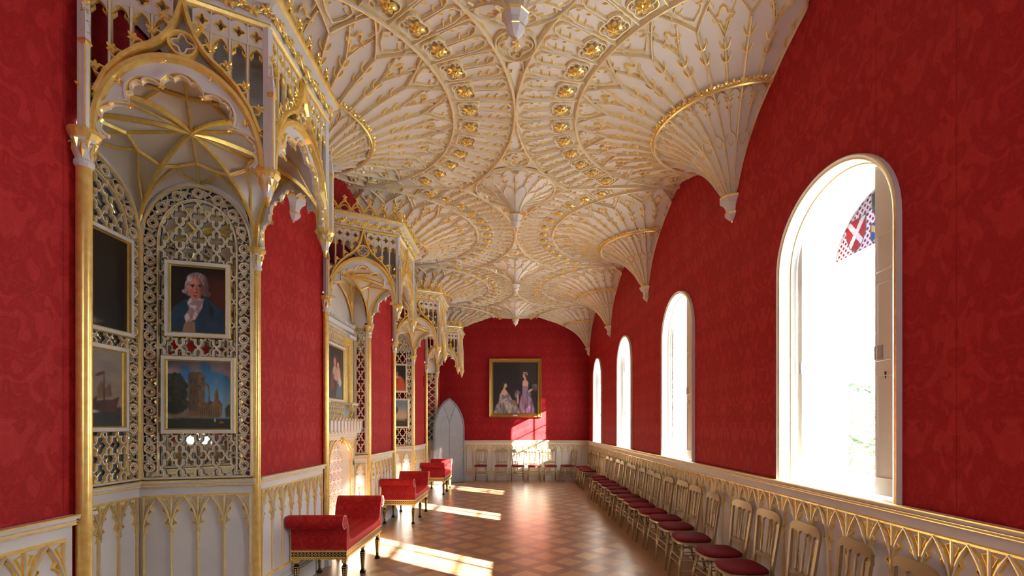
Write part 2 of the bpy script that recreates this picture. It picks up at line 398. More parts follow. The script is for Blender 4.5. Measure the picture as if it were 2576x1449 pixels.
def vault_shell(t0, t1):
    mb = MB(); nt_ = int(round((t1-t0)/D9*4)); nr = 22; vs = []
    for i in range(nt_+1):
        th = t0 + (t1-t0)*i/nt_; R = rmax(th)
        for j in range(nr+1):
            p, _ = S(RIM - .02 + (R-RIM+.02)*j/nr, th); vs.append(p)
    fs = [(i*(nr+1)+j, i*(nr+1)+j+1, (i+1)*(nr+1)+j+1, (i+1)*(nr+1)+j) for i in range(nt_) for j in range(nr)]
    mb.add(vs, fs); return mb
def vault_ribs(t0, t1):
    mb = MB(); half = t0 > -.1
    def pl(pts, w=.014, h=.03, prof='rib', lift=0, **k):
        """pts (r, units of 9 deg); drop what leaves the cell"""
        run = []; runs = []
        for r, u in pts:
            th = u*D9
            ok = th >= t0-1e-4 and th <= t1+1e-4 and r <= rmax(th) + 1e-3
            if ok: run.append((r, th))
            else:
                if len(run) > 1: runs.append(run)
                run = []
        if len(run) > 1: runs.append(run)
        for q in runs:
            P_, N_ = [], []
            for r, th in q:
                p, nn = S(r, th); P_.append(p + nn*lift); N_.append(nn)
            mb.sweep(P_, N_, w, h, prof, **k)
    def seg(r0, u0, r1, u1, n=6): return [(r0 + (r1-r0)*i/n, u0 + (u1-u0)*i/n) for i in range(n+1)]
    lo = int(round(t0/D9)); hi = int(round(t1/D9)); R1 = P/2
    # big ring and outer ring
    pl([(R1-.012, u/4) for u in range(lo*4, hi*4+1)], .02, .045)
    pl([(W-.005, u/8) for u in range(lo*8, hi*8+1)], .02, .045)
    for j in range(lo, hi+1):
        even = j % 2 == 0
        if even:
            pl(seg(RIM, j, 1.30, j), .016, .04)
            for s in (-1, 1):
                pl(seg(1.30, j, R1, j+s, 5), .012, .034)
        else:
            pl(seg(RIM, j, 1.16, j), .014, .034)
            for s in (-1, 1):
                pl(seg(1.16, j, 1.455, j+.47*s, 4), .010, .028)
        # hooked cusps on both sides of every rib
        for s in (-1, 1):
            for rc in ((1.02, 1.13) if not even else (1.06, 1.19)):
                pl([(rc-.045, j+.02*s), (rc-.040, j+.12*s), (rc-.022, j+.20*s), (rc+.006, j+.24*s), (rc+.022, j+.23*s)], .012, .026, 'cusp', taper=(1.4, .3))
        # tongues between the forks and the ring, trefoil headed
        if even:
            T = [(1.40, j), (1.47, j-.30), (1.56, j-.46), (1.61, j-.30), (1.62, j), (1.61, j+.30), (1.56, j+.46), (1.47, j+.30), (1.40, j)]
            pl(T, .009, .024)
            for s in (-1, 1):
                pl([(1.53, j+.44*s), (1.525, j+.28*s), (1.545, j+.2*s)], .010, .02, 'cusp', taper=(1.2, .4))
                pl([(1.605, j+.2*s), (1.585, j+.14*s), (1.57, j+.15*s)], .009, .02, 'cusp', taper=(1.2, .4))
        else:
            T = [(1.44, j-.30), (1.55, j-.42), (1.61, j-.28), (1.625, j), (1.61, j+.28), (1.55, j+.42), (1.44, j+.30)]
            pl(T, .009, .024)
            F = foil(0, 0, 1, 4, PI/2, 4, .5)
            pl([(1.335 + .098*y, j + .37*x) for x, y in F + F[:1]], .011, .024, 'cusp')
            for s in (-1, 1):
                pl([(1.52, j+.42*s), (1.515, j+.26*s), (1.535, j+.18*s)], .010, .02, 'cusp', taper=(1.2, .4))
    for u2 in range(lo*2, hi*2+1):
        if u2 % 2 == 0: continue
        j = u2/2
        if abs(j) <= 6.6: pl(seg(R1, j, W, j, 8), .010, .03)
    # cells beyond the ring: flower quatrefoil and two mouchettes
    for j in range(lo, hi+1):
        if abs(j) > 6: continue
        a = .42                                        # half cell in units
        C1 = foil(0, 0, 1, 4, PI/4, 6, .24)
        ru = 1.80
        pl([(ru + .122*y, j + x*.44) for x, y in C1 + C1[:1]], .012, .034)
        C2 = foil(0, 0, 1, 8, PI/8, 4, .30)
        pl([(ru + .096*y, j + x*.345) for x, y in C2 + C2[:1]], .009, .024, 'rib')
        for s in (-1, 1):
            M = [(1.90, j+.05*s), (1.94, j+.04*s), (2.02, j+.03*s), (2.14, j+.03*s), (2.205, j+.10*s), (2.235, j+.23*s), (2.205, j+.36*s), (2.12, j+.43*s), (2.0, j+.44*s), (1.93, j+.42*s)]
            pl(M, .010, .028)
            for rc, uu, dd in ((2.03, .42, -.12), (2.11, .41, -.12), (2.06, .05, .1), (2.16, .07, .1)):
                pl([(rc-.02, j+uu*s), (rc, j+(uu+dd)*s), (rc+.015, j+(uu+dd*1.2)*s)], .009, .018, 'cusp', taper=(1.2, .3))
    # steep spandrels near the wall between ring and mid-bay
    for s in ((1,) if half else (1, -1)):
        for r0, u0 in ((1.665, 7.2), (1.665, 8.0)):
            rm = rmax(u0*D9)
            if rm - r0 > .03: pl(seg(r0, u0*s, rm, u0*s, 3), .009, .024)
        # ridge ribs at mid-bay (half the width) 
        q = []
        for i in range(25):
            x = W*i/24; th = math.atan2(P/2, x) if x > 1e-6 else PI/2; q.append((math.hypot(x, P/2)-1e-3, s*th/D9))
        q = q[:-5]
        pl(q, .018, .04)
    return mb
def flower_spots(t0, t1):
    out = []
    for j in range(int(round(t0/D9)), int(round(t1/D9))+1):
        if abs(j) <= 6: out.append(S(1.80, j*D9))
    return out
HP = PI/2
ceiling = empty('ceiling', (0, 0, 0), kind='structure')
sh_full = vault_shell(-HP, HP).build('vault_plaster', PLASTER, ceiling, smooth=True)
sh_half = vault_shell(-HP, 0).build('vault_plaster', PLASTER, ceiling, smooth=True)
rb_full = vault_ribs(-HP, HP).build('rib_tracery', [WHITE, WGOLD], ceiling)
rb_half = vault_ribs(-HP, 0).build('rib_tracery', [WHITE, WGOLD], ceiling)
FLW = MB(); rosette(FLW, (0, 0, 0), (0, 0, -1), .072, 7, 0, 2); rosette(FLW, (0, 0, -.014), (0, 0, -1), .05, 5, 0, 1, 3)
first_fl = True; flowers = []
for side in (1, -1):
    for k in range(-1, 4):
        yk = Y0 + k*P; full = k < 3
        for pr in ((sh_full, rb_full) if full else (sh_half, rb_half)):
            if k < 0 and pr is rb_full: continue
            if side == 1 and k == (0 if full else 3): o = pr
            else: o = pr.copy(); C.objects.link(o); o.parent = ceiling
            o.location = (W*side, yk, 0)
            if side == -1: o.scale = (-WL/W, 1, 1); o.location.x = -WL
        if k < 0: 
            continue
        for p, nn in flower_spots(-HP, HP if full else 0):
            q = V((W*side, yk, 0)) + V((p.x*side, p.y, p.z))
            if q.y < 3.4: continue
            flowers.append((q, nn))
flowers.sort(key=lambda t: t[0].y)
fl0 = None
for i, (q, nn) in enumerate(flowers[:98]):
    if fl0 is None: fl0 = FLW.build('flower_boss', GOLD2, ceiling); o = fl0
    else: o = fl0.copy(); C.objects.link(o); o.parent = ceiling
    o.location = q + V((0, 0, -.012)); o.rotation_euler.z = i*1.3
mb = MB()
for i, (q, nn) in enumerate(flowers[98:]):
    o_ = len(mb.v); mb.v += [(x+q.x, y+q.y, z+q.z-.012) for x, y, z in FLW.v]; mb.f += [[o_+k for k in f] for f in FLW.f]; mb.m += FLW.m
if mb.f: mb.build('distant_flower_bosses', GOLD2, ceiling, kind='stuff')
# axis medallions and the discs the pendants grow from
mbm = MB(); ZC = 5.008; dn = V((0, 0, -1))
def cir(mb, x, y, r, w_, h_, z=ZC, n=28, prof='rib', ry=None):
    mb.sweep([(x + a_, y + b_, z) for a_, b_ in arc(0, 0, r, 0, 2*PI, n, ry)[:-1]], dn, w_, h_, prof, True)
for k in range(0, 4):
    for s in (-1, 1):
        y = Y0 + k*P + s*.90
        if y > YEND-.1 or (k == 0 and s < 0 and y < 3.5): continue
        cir(mbm, 0, y, .175, .014, .036); 
        F = foil(0, 0, .15, 4, 0, 6, .36); mbm.sweep([(a_, y+b_, ZC) for a_, b_ in F], dn, .010, .026, 'rib', True)
        F = foil(0, 0, .135, 8, PI/8, 4, .3); mbm.sweep([(a_, y+b_, ZC) for a_, b_ in F], dn, .006, .018, 'cusp', True)
        leafblob(mbm, (0, y, ZC-.005), dn, (0, 1, 0), .055, 1)
        # trefoil headed dagger pointing back to the corbel line
        yb = Y0 + k*P
        t = [(-.0, yb + s*.18), (-.05, yb + s*.45), (-.085, yb + s*.58), (-.06, yb + s*.69), (0, yb + s*.72), (.06, yb + s*.69), (.085, yb + s*.58), (.05, yb + s*.45), (0, yb + s*.18)]
        mbm.sweep([(a_, b_, ZC) for a_, b_ in t], dn, .010, .026, 'rib')
        for q in (-1, 1): mbm.sweep([(q*.075, yb+s*.57, ZC), (q*.04, yb+s*.56, ZC), (q*.03, yb+s*.585, ZC)], dn, .01, .02, 'cusp', taper=(1.2, .3))
for k in range(-1, 3):
    y = Y0 + (k+.5)*P
    for q in (-1, 1):
        for s in (-1, 1): mbm.sweep([(q*.56, y, ZC), (q*.40, y+s*.42, ZC)], dn, .010, .026, 'rib')
mbm.build('axis_medallions', [WHITE, WGOLD], ceiling)

# ---------------- walls
def arch_hole(c, hw, spring, rise, n=20):
    """round-pointed opening outline from bottom-left going up and over (y, z)"""
    pts = []
    for i in range(n+1):
        t = PI*i/n; y = c - hw*math.cos(t); z = spring + rise*(math.sin(t)**.92)
        pts.append((y, z))
    return pts
WHW, WSPR, WRISE = .655, 2.95, .615          # window: half width outside the trim, springing, rise
ZT = 5.35
mb = MB(); edges = [YNEAR] + [Y0 + (k)*P for k in range(-1, 3)] + [YEND]
wins = [BAYS[0]-P+.07] + [b_+.07 for b_ in BAYS]
cuts = [YNEAR] + [Y0-P, Y0, Y0+P, Y0+2*P] + [YEND]
for i, c in enumerate(wins):
    y0, y1 = cuts[i], cuts[i+1]; hw = WHW - .03
    A = arch_hole(c, hw, WSPR, WRISE-.03)
    mb.quad((W, y0, 0), (W, y0, ZT), (W, c-hw, ZT), (W, c-hw, 0)); mb.quad((W, c+hw, 0), (W, c+hw, ZT), (W, y1, ZT), (W, y1, 0))
    mb.quad((W, c-hw, 0), (W, c-hw, SILL-.03), (W, c+hw, SILL-.03), (W, c+hw, 0))
    for a, b in zip(A, A[1:]): mb.quad((W, a[0], a[1]), (W, a[0], ZT), (W, b[0], ZT), (W, b[0], b[1]))
mb.build('wall_right', DAM_Y, kind='structure')
mb = MB(); X2 = W + .55                       # outer face of the thick wall, and reveals
for i, c in enumerate(wins):
    y0, y1 = cuts[i], cuts[i+1]; hw = WHW + .02
    A = arch_hole(c, hw, WSPR, WRISE+.02)
    mb.quad((X2, y0, 0), (X2, y0, ZT), (X2, c-hw, ZT), (X2, c-hw, 0)); mb.quad((X2, c+hw, 0), (X2, c+hw, ZT), (X2, y1, ZT), (X2, y1, 0))
    mb.quad((X2, c-hw, 0), (X2, c-hw, SILL-.03), (X2, c+hw, SILL-.03), (X2, c+hw, 0))
    for a, b in zip(A, A[1:]): mb.quad((X2, a[0], a[1]), (X2, a[0], ZT), (X2, b[0], ZT), (X2, b[0], b[1]))
mb.quad((W, YNEAR, ZT), (X2, YNEAR, ZT), (X2, YEND, ZT), (W, YEND, ZT))
mb.build('wall_exterior', STONEW, kind='structure')
mb = MB(); mb.quad((-WL-.1, YEND, 0), (-WL-.1, YEND, ZT), (X2, YEND, ZT), (X2, YEND, 0)); mb.build('wall_end', DAM_X_SHADED, kind='structure')
mb = MB()                                     # unseen wall behind the camera, window opening added for fill light
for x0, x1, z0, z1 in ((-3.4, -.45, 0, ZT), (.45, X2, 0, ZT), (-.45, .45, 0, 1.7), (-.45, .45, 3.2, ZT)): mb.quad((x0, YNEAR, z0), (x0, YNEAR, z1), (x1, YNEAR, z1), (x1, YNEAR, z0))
mb.build('wall_rear', DAM_X_SHADED, kind='structure')
rw = empty('window_6', (0, 0, 0), kind='structure'); mb = MB()  # added window, out of view, to brighten surfaces facing the camera
for x in (-.45, -.02, .40): mb.box(x, x+.05, YNEAR-.03, YNEAR+.03, 1.7, 3.2)
for z in (1.7, 2.4, 3.15): mb.box(-.45, .45, YNEAR-.03, YNEAR+.03, z, z+.05)
mb.build('sash', WINW, rw); mb = MB(); mb.quad((-.45, YNEAR, 1.7), (.45, YNEAR, 1.7), (.45, YNEAR, 3.2), (-.45, YNEAR, 3.2)); mb.build('pane', GLASS, rw)
mb = MB(); mb.quad((-3.4, YNEAR, 0), (X2, YNEAR, 0), (X2, YEND, 0), (-3.4, YEND, 0)); mb.build('floor', FLOOR, kind='structure')
mb = MB(); mb.quad((-3.4, YNEAR, ZT), (W, YNEAR, ZT), (W, YEND, ZT), (-3.4, YEND, ZT)); mb.build('roof_slab', STONEW, kind='structure')

# left wall: piers, and the wall above each recess cut to the recess vault
RH = .858; ZSP = 3.26; ZV = 3.77            # recess half width, vault springing and crown
RECX = [-.85, -.24, -.85, -.45]; RECH = [.60, .80, .60, .66]     # depth and half width of the back wall
XC = -2.30                                   # column line
def warch(s):                                # edge arch height for s in -1..1
    s = abs(s); return .52*((1 - s**1.9)**.62)
mb = MB(); ys = [YNEAR] + [v for c in BAYS for v in (c-RH, c+RH)] + [YEND]
for i in range(0, len(ys), 2): mb.quad((-WL, ys[i], 0), (-WL, ys[i+1], 0), (-WL, ys[i+1], ZT), (-WL, ys[i], ZT))
for c in BAYS:
    n = 24
    for i in range(n):
        s0, s1 = -1 + 2*i/n, -1 + 2*(i+1)/n
        z0, z1 = ZV - .50*(1 - math.sqrt(max(0, 1-s0*s0))) + .05, ZV - .50*(1 - math.sqrt(max(0, 1-s1*s1))) + .05
        mb.quad((-WL, c+s0*RH, z0), (-WL, c+s1*RH, z1), (-WL, c+s1*RH, ZT), (-WL, c+s0*RH, ZT))
    for s in (-1, 1): mb.box(-WL-.02, XC+.01, c+s*RH-.012, c+s*RH+.012, 0, 3.3)
mb.build('wall_left', DAM_Y, kind='structure')

# ---------------- dado panelling with gilded gothic arcading
def dado(mb, fr, x0, x1, n, base=True, rail=True, tz=1.11, bz=.30, margin=.055, zt=None, cusps=True, post=.011):
    """mats 0 white 1 gold; fr: plane, x along, y up"""
    zt = zt or SILL
    fr.box(mb, x0, x1, 0, zt-.03, 0, .022, 0)
    if base:
        fr.box(mb, x0, x1, 0, .17, .022, .045, 0)
        fr.line(mb, [(x0, .185), (x1, .185)], .018, .016, 'rib', d=.022, mi=0); fr.line(mb, [(x0, .22), (x1, .22)], .009, .010, 'rib', d=.022, mi=0)
    if rail:
        fr.box(mb, x0, x1, zt-.052, zt-.012, .02, .045, 0)
        fr.box(mb, x0, x1, zt-.02, zt, .02, .066, 0)
        for z, d, w_ in ((zt-.004, .060, .007), (zt-.018, .054, .004), (zt-.034, .044, .004), (zt-.050, .040, .006)):
            fr.line(mb, [(x0, z), (x1, z)], w_, .010, 'grib', d=d)
    a, b = x0+margin, x1-margin; p = (b-a)/n
    fr.line(mb, [(a-.01, tz), (b+.01, tz)], .011, .017, 'grib', d=.022); fr.line(mb, [(a-.01, bz), (b+.01, bz)], .013, .016, 'grib', d=.022)
    ys_ = tz - p*1.42
    for i in range(n+1):
        x = a + i*p
        fr.line(mb, [(x, bz), (x, tz)], post, .019, 'rib', d=.022)
        if i == n: break
        xm = x + p/2; A = parch(p/2, tz-ys_-.004, 6, xm, ys_)
        fr.line(mb, A, .0095, .026, 'rib', d=.022)
        if cusps:
            for s in (-1, 1):
                h_ = tz - ys_
                fr.line(mb, scallop([(xm+s*p*.04, ys_+h_*.90), (xm+s*p*.19, ys_+h_*.56), (xm+s*p*.25, ys_+h_*.20), (xm+s*p*.40, ys_-h_*.08)], .34, 5, s), .0055, .018, 'cusp', d=.022)
                fr.line(mb, [(xm+s*p*.46, tz-.02), (xm+s*p*.30, tz-.02-p*.06), (xm+s*p*.43, tz-p*.42)], .004, .010, 'cusp', d=.022)
def trim(name, mb): return mb.build(name, [WHITE, GOLD], kind='structure')
mb = MB(); dado(mb, Frame((W, YNEAR, 0), (0, 1, 0), (0, 0, 1), (-1, 0, 0)), 0, YEND-YNEAR, 84); trim('trim_1', mb)
mb = MB(); dado(mb, Frame((-1.75, YEND, 0), (1, 0, 0), (0, 0, 1), (0, -1, 0)), 0, 1.75+W, 20); trim('trim_2', mb)
tn = 3
for i in range(0, len(ys), 2):
    L_ = ys[i+1]-ys[i]
    if i == 8: continue
    mb = MB(); e = .05
    dado(mb, Frame((-WL, ys[i], 0), (0, 1, 0), (0, 0, 1), (1, 0, 0)), e*(i > 0), L_-e, 21 if i == 0 else 7, tz=1.11); trim('trim_%d' % tn, mb); tn += 1

# ---------------- windows
def hole(c, hw, spring, rise, z0, n=28, grow=0):
    A = arch_hole(c, hw+grow, spring, rise+grow, n)
    return [(c-hw-grow, z0)] + A + [(c+hw+grow, z0)]
def strip(mb, c, hw, z0, g0, x0, g1, x1, mi=0, n=28, sp=WSPR, rs=WRISE):
    a = hole(c, hw, sp, rs, z0, n, g0); b = hole(c, hw, sp, rs, z0, n, g1)
    for i in range(len(a)-1): mb.quad((x0, *a[i]), (x0, *a[i+1]), (x1, *b[i+1]), (x1, *b[i]), mi)
def inp(x, y, P_):
    r = False
    for k in range(len(P_)):
        x0, y0 = P_[k]; x1, y1 = P_[(k+1) % len(P_)]
        if (y0 > y) != (y1 > y) and x < (x1-x0)*(y-y0)/(y1-y0) + x0: r = not r
    return r
SHD = [(-1, 1), (1, 1), (1, -.1), (.6, -.9), (0, -1.35), (-.6, -.9), (-1, -.1)]
LION = [(-.1, .75), (.35, .8), (.4, .45), (.15, .3), (.45, -.1), (.35, -.8), (.05, -.9), (.1, -.35), (-.2, -.2), (-.5, -.6), (-.6, -.35), (-.3, .1), (-.65, .35), (-.5, .5), (-.15, .35)]
def stained_head(G, xs, root):
    """leaded glazing of the window head: a chequer of ruby and white with four shields"""
    cs = .0065; mb = MB(); ny = int(2*G/cs); nz = int((WRISE-.05-.09)/cs)+2
    sh = ((.33, 3.22, .105, 0, 's'), (.05, 3.345, .10, 5, 'l'), (.07, 3.13, .095, 1, 'b'), (-.25, 3.20, .10, 1, 'b'))
    def pick(y, z):
        for sx, sz, s_, body, dv in sh:
            u, v = (y-sx)/s_, (z-sz)/s_
            if abs(u) > 1.1 or abs(v) > 1.45: continue
            if inp(u, v, SHD):
                if dv == 's' and (abs(u - v*.8 + .0) < .26 or abs(u + v*.8) < .26): return 3
                if dv == 'b' and abs(v - .6*u - .1) < .26: return 2
                if dv == 'b' and ((abs(u+.45) < .09 and abs(v-.62) < .28) or (abs(u+.45) < .28 and abs(v-.62) < .09) or (abs(u-.45) < .09 and abs(v+.42) < .28) or (abs(u-.45) < .28 and abs(v+.42) < .09)): return 2
                if dv == 'l' and inp(u, v, LION): return 2
                return body
            if inp(u/1.09, v/1.07, SHD): return 4
        return 6
    for a_ in range(ny):
        for b_ in range(nz):
            y = -G + (a_+.5)*cs; z = 3.055 + (b_+.5)*cs; t = y/G
            if abs(t) >= 1 or z > WSPR + (WRISE-.05)*(1-t*t)**.48: continue
            y0, y1, z0, z1 = y-cs/2, y+cs/2, z-cs/2, z+cs/2; mb.quad((0, y0, z0), (0, y1, z0), (0, y1, z1), (0, y0, z1), pick(y, z))
    return mb.build('stained_glass', [STG_R, STG_B, STG_Y, STG_W, LEAD, STG_G, STAIN], root)
for i, c in enumerate(wins):
    wn_ = 5 if i == 0 else i
    root = empty('window_%d' % wn_, (0, 0, 0), kind='structure')
    mb = MB(); hw = WHW                                      # moulded surround
    for g0, x0, g1, x1, mi in ((0, W, 0, W-.035, 0), (0, W-.035, -.008, W-.043, 1), (-.008, W-.043, -.022, W-.036, 0), (-.022, W-.036, -.034, W-.030, 1), (-.034, W-.030, -.040, W+.01, 0), (-.040, W+.01, -.052, W+.05, 0), (-.052, W+.05, -.060, W+.055, 1), (-.060, W+.055, -.066, W+.10, 0)):
        strip(mb, c, hw, SILL-.01, g0, x0, g1, x1, mi)
    mb.build('surround', [WHITE, GOLD], root)
    mb = MB()                                                # reveal
    strip(mb, c, hw, SILL-.01, -.066, W+.10, -.02, W+.10, 0); strip(mb, c, hw, SILL-.01, -.02, W+.10, -.02, X2-.10, 0)
    mb.quad((W-.03, c-hw, SILL-.005), (X2, c-hw, SILL-.005), (X2, c+hw, SILL-.005), (W-.03, c+hw, SILL-.005))
    strip(mb, c, hw, SILL, -.02, W+.37, -.05, W+.39, 0); strip(mb, c, hw, SILL, -.05, W+.39, -.05, X2, 0)
    mb.build('reveal', WINW, root)
    mb = MB(); xs = W+.42; G = hw-.05                       # sash: frame, meeting rail, mullion
    fr = Frame((xs, c, 0), (0, 1, 0), (0, 0, 1), (-1, 0, 0))
    fr.box(mb, -G+.05, G-.05, SILL, SILL+.07, -.02, .02); fr.box(mb, -G+.05, G-.05, 2.10, 2.15, -.02, .02)
    fr.box(mb, -G+.05, G-.05, 3.02, 3.06, -.02, .02); fr.box(mb, -G, -G+.05, SILL, 3.04, -.02, .02); fr.box(mb, G-.05, G, SILL, 3.04, -.02, .02)
    fr.box(mb, -.016, .016, SILL+.07, 3.02, -.012, .012)
    fr.box(mb, -G+.05, G-.05, 1.66, 1.685, -.01, .01); fr.box(mb, -G+.05, G-.05, 2.57, 2.595, -.01, .01)
    a = [(y-c, z) for y, z in arch_hole(c, G, WSPR, WRISE-.05, 20) if z >= WSPR]
    for d in (-.01, .02): fr.line(mb, a, .03, .012, 'rect', d=d)
    mb.build('sash', WINW, root)
    mb = MB(); fr.poly(mb, [(-G, SILL), (G, SILL), (G, 3.04), (-G, 3.04)], 0); mb.build('pane', GLASS, root)
    if i == 0: sg0 = stained_head(G, xs, root); sg0.location = (xs, c, 0)
    else:
        q_ = sg0.copy(); C.objects.link(q_); q_.parent = root; q_.location = (xs, c, 0)
    # folding shutters, partly closed
    def shutter(y0, y1, x, lockside):
        so_ = empty('shutter', (0, 0, 0)); so_.parent = root; mb = MB(); f = Frame((x, 0, 0), (0, 1, 0), (0, 0, 1), (-1, 0, 0)); g = .066
        def top(y): 
            t = max(-1, min(1, (y-c)/(WHW-g))); return WSPR + (WRISE-g)*(max(0, 1-t*t)**.46) - .012
        n = 8; yy = [y0 + (y1-y0)*i/n for i in range(n+1)]
        f.plate(mb, [(y0, SILL+.012)] + [(y, top(y)) for y in yy] + [(y1, SILL+.012)], -.035, 0)
        so1 = mb.build('shutter_leaf', SHUT, so_); mb = MB(); wd = abs(y1-y0)
        a, b = (y0+.05, y1-.02) if lockside < 0 else (y0+.02, y1-.05)
        if b-a > .05:
            for z0, z1 in ((1.36, 2.02), (2.12, 2.62), (2.70, 2.93)):
                q = [(a, z0), (b, z0), (b, z1), (a, z1)]; f.line(mb, q, .012, .008, 'rib', True, mi=0)
        if mb.f: mb.build('panel_moulding', SHUT, so_)
        mb = MB(); e = y1 if lockside < 0 else y0; s = lockside
        e = y1 if s < 0 else y0
        lw = min(.07, wd*.5); f.box(mb, min(e, e + (lw if s > 0 else -lw)), max(e, e + (lw if s > 0 else -lw)), 2.13, 2.22, 0, .006); mb.build('lock_plate', STEEL, so_)
        if wd < .12: return so_
        mb = MB(); f.box(mb, e+(.09*s)-.004, e+(.09*s)+.004, 2.0, 2.035, 0, .002); f.box(mb, e+.09*s-.007, e+.09*s+.007, 2.03, 2.045, 0, .002); mb.build('keyhole', IRON, so_)
        return so_
    xk = W + .085
    if i == 1:
        shutter(c-.585, c-.585+.26, xk, -1); shutter(c+.52, c+.585, xk+.02, 1)
    elif i == 2:
        shutter(c-.585, c-.585+.47, xk, -1); shutter(c+.52, c+.585, xk+.02, 1)
    elif i == 0: shutter(c-.585, c-.01, xk, -1); shutter(c+.01, c+.585, xk, 1)
    elif i > 2:
        shutter(c-.585, c-.50, xk, -1); shutter(c+.50, c+.585, xk+.02, 1)

# ================================================================ FAN CORBELS AND PENDANTS
def bracket(mb, s=1.0, a0=HP, a1=3*HP, n=4):
    """moulded octagonal bracket under a fan, gilt edged; z measured from the top of the drum at 4.10"""
    pr = [(.075, 4.11, 0), (.135, 4.085, 1), (.135, 4.06, 0), (.125, 4.045, 0), (.095, 4.02, 0), (.075, 3.985, 0), (.068, 3.94, 0), (.068, 3.93, 1), (.082, 3.92, 1), (.080, 3.91, 0), (.062, 3.885, 0), (.03, 3.855, 0), (.018, 3.85, 0), (.001, 3.848, 0)]
    mb.lathe((0, 0, 0), [(r*s, z, m_) for r, z, m_ in pr], n, a0, a1)
def fan_meshes(t0, t1):
    """local -x faces the room; returns list of (name, MB, mats, smooth)"""
    out = []; mb = MB(); n = int(round((t1-t0)/D9*3)); rs = [.062, .08, .10, .12, .15, .19, .24, .30, .37, .45, .53, .61, .69, RIM]
    def A(th): return PI - th
    vs = []
    for i in range(n+1):
        th = t0 + (t1-t0)*i/n
        for r in rs: vs.append(S(r, th)[0])
    k = len(rs); mb.add(vs, [(i*k+j, i*k+j+1, (i+1)*k+j+1, (i+1)*k+j) for i in range(n) for j in range(k-1)])
    out.append(('fan_cone', mb, [PLASTER], True))
    mb = MB(); lo = int(round(t0/D9)); hi = int(round(t1/D9))
    def pl(pts, w=.012, h=.03, prof='rib', **kw):
        q = [(r, u*D9) for r, u in pts if t0-1e-4 <= u*D9 <= t1+1e-4]
        if len(q) > 1:
            a = [S(r, t) for r, t in q]; mb.sweep([x[0] for x in a], [x[1] for x in a], w, h, prof, **kw)
    for j in range(lo, hi+1, 1):
        if j % 2 == 0:
            pl([(r, j) for r in rs], .013, .034, taper=(.55, 1.1))
        else:
            pl([(r, j) for r in [.42, .46, .5, .55, .6, .64]], .009, .026)
            for s in (-1, 1):
                pl([(.42, j), (.40, j+.35*s), (.385, j+.6*s), (.36, j+.8*s), (.33, j+.95*s)], .008, .024)
                pl([(.61, j), (.655, j+.03*s), (.70, j+.13*s), (.728, j+.3*s), (.742, j+.5*s), (.728, j+.7*s), (.70, j+.87*s), (.655, j+.96*s), (.60, j+.99*s)], .008, .024)
                for rr, uu in ((.66, .28), (.69, .36), (.66, .74), (.60, .25), (.34, .4)):
                    pl([(rr-.02, j+(.05 if uu < .5 else .95)*s), (rr, j+uu*s), (rr+.012, j+uu*s)], .008, .016, 'cusp', taper=(1.2, .4))
    pl([(.14, u/2) for u in range(lo*2, hi*2+1)], .008, .02)
    out.append(('fan_ribs', mb, [WHITE, WGOLD], False))
    mb = MB(); q = [(RIM, t0 + (t1-t0)*i/60) for i in range(61)]
    a = [S(*x) for x in q]; rad = [V((x[0].x, x[0].y, 0)).normalized() for x in a]
    mb.sweep([x[0] + V((0, 0, -.012)) + r_*.012 for x, r_ in zip(a, rad)], [(r_*.6 + V((0, 0, -.8))).normalized() for r_ in rad], .020, .036, 'rib')
    m_ = 42 if t1 > .1 else 21
    for i in range(m_):
        th = t0 + (t1-t0)*(i+.5)/m_; p, nn = S(RIM+.04, th); d = V((-math.cos(th), math.sin(th), 0))
        rosette(mb, p + V((0, 0, -.025)) - d*.01, d*.5 + V((0, 0, -.85)), .045, 5, 1, 1, i)
    out.append(('beaded_rim', mb, [WHITE, GOLD2], False))
    mb = MB()
    bracket(mb, 1, *((HP, 3*HP, 4) if t1 > .1 else (PI, 3*HP, 2)))
    mb.ball((-.004, 0, 3.842), .014, 1)
    out.append(('bracket', mb, [WHITE, GOLD], False))
    return out
FULLFAN = None; HALFFAN = None
fw = {1: ['right wall between the first and second windows', 'right wall between the second and third windows', 'right wall between the third and fourth windows', 'far right corner of the end wall'],
      -1: ['left wall between the first and second canopies', 'left wall between the second and third canopies', 'left wall between the third and fourth canopies', 'far left corner above the grey door']}
for side in (1, -1):
    for k in range(4):
        half = k == 3
        root = empty('fan_corbel', (W if side == 1 else -WL, Y0 + k*P, 0), 0, 'white and gilt fan-shaped vault corbel on the ' + fw[side][k], 'corbel', 'fan corbels under the vault')
        if side == -1: root.scale = (-1, 1, 1)
        src = HALFFAN if half else FULLFAN
        if src is None:
            for nm, m_, ms, smo in fan_meshes(-HP, 0 if half else HP): m_.build(nm, ms, root, smo)
            if half: HALFFAN = root
            else: FULLFAN = root
        else:
            for ch in list(src.children): copy_tree(ch, root)
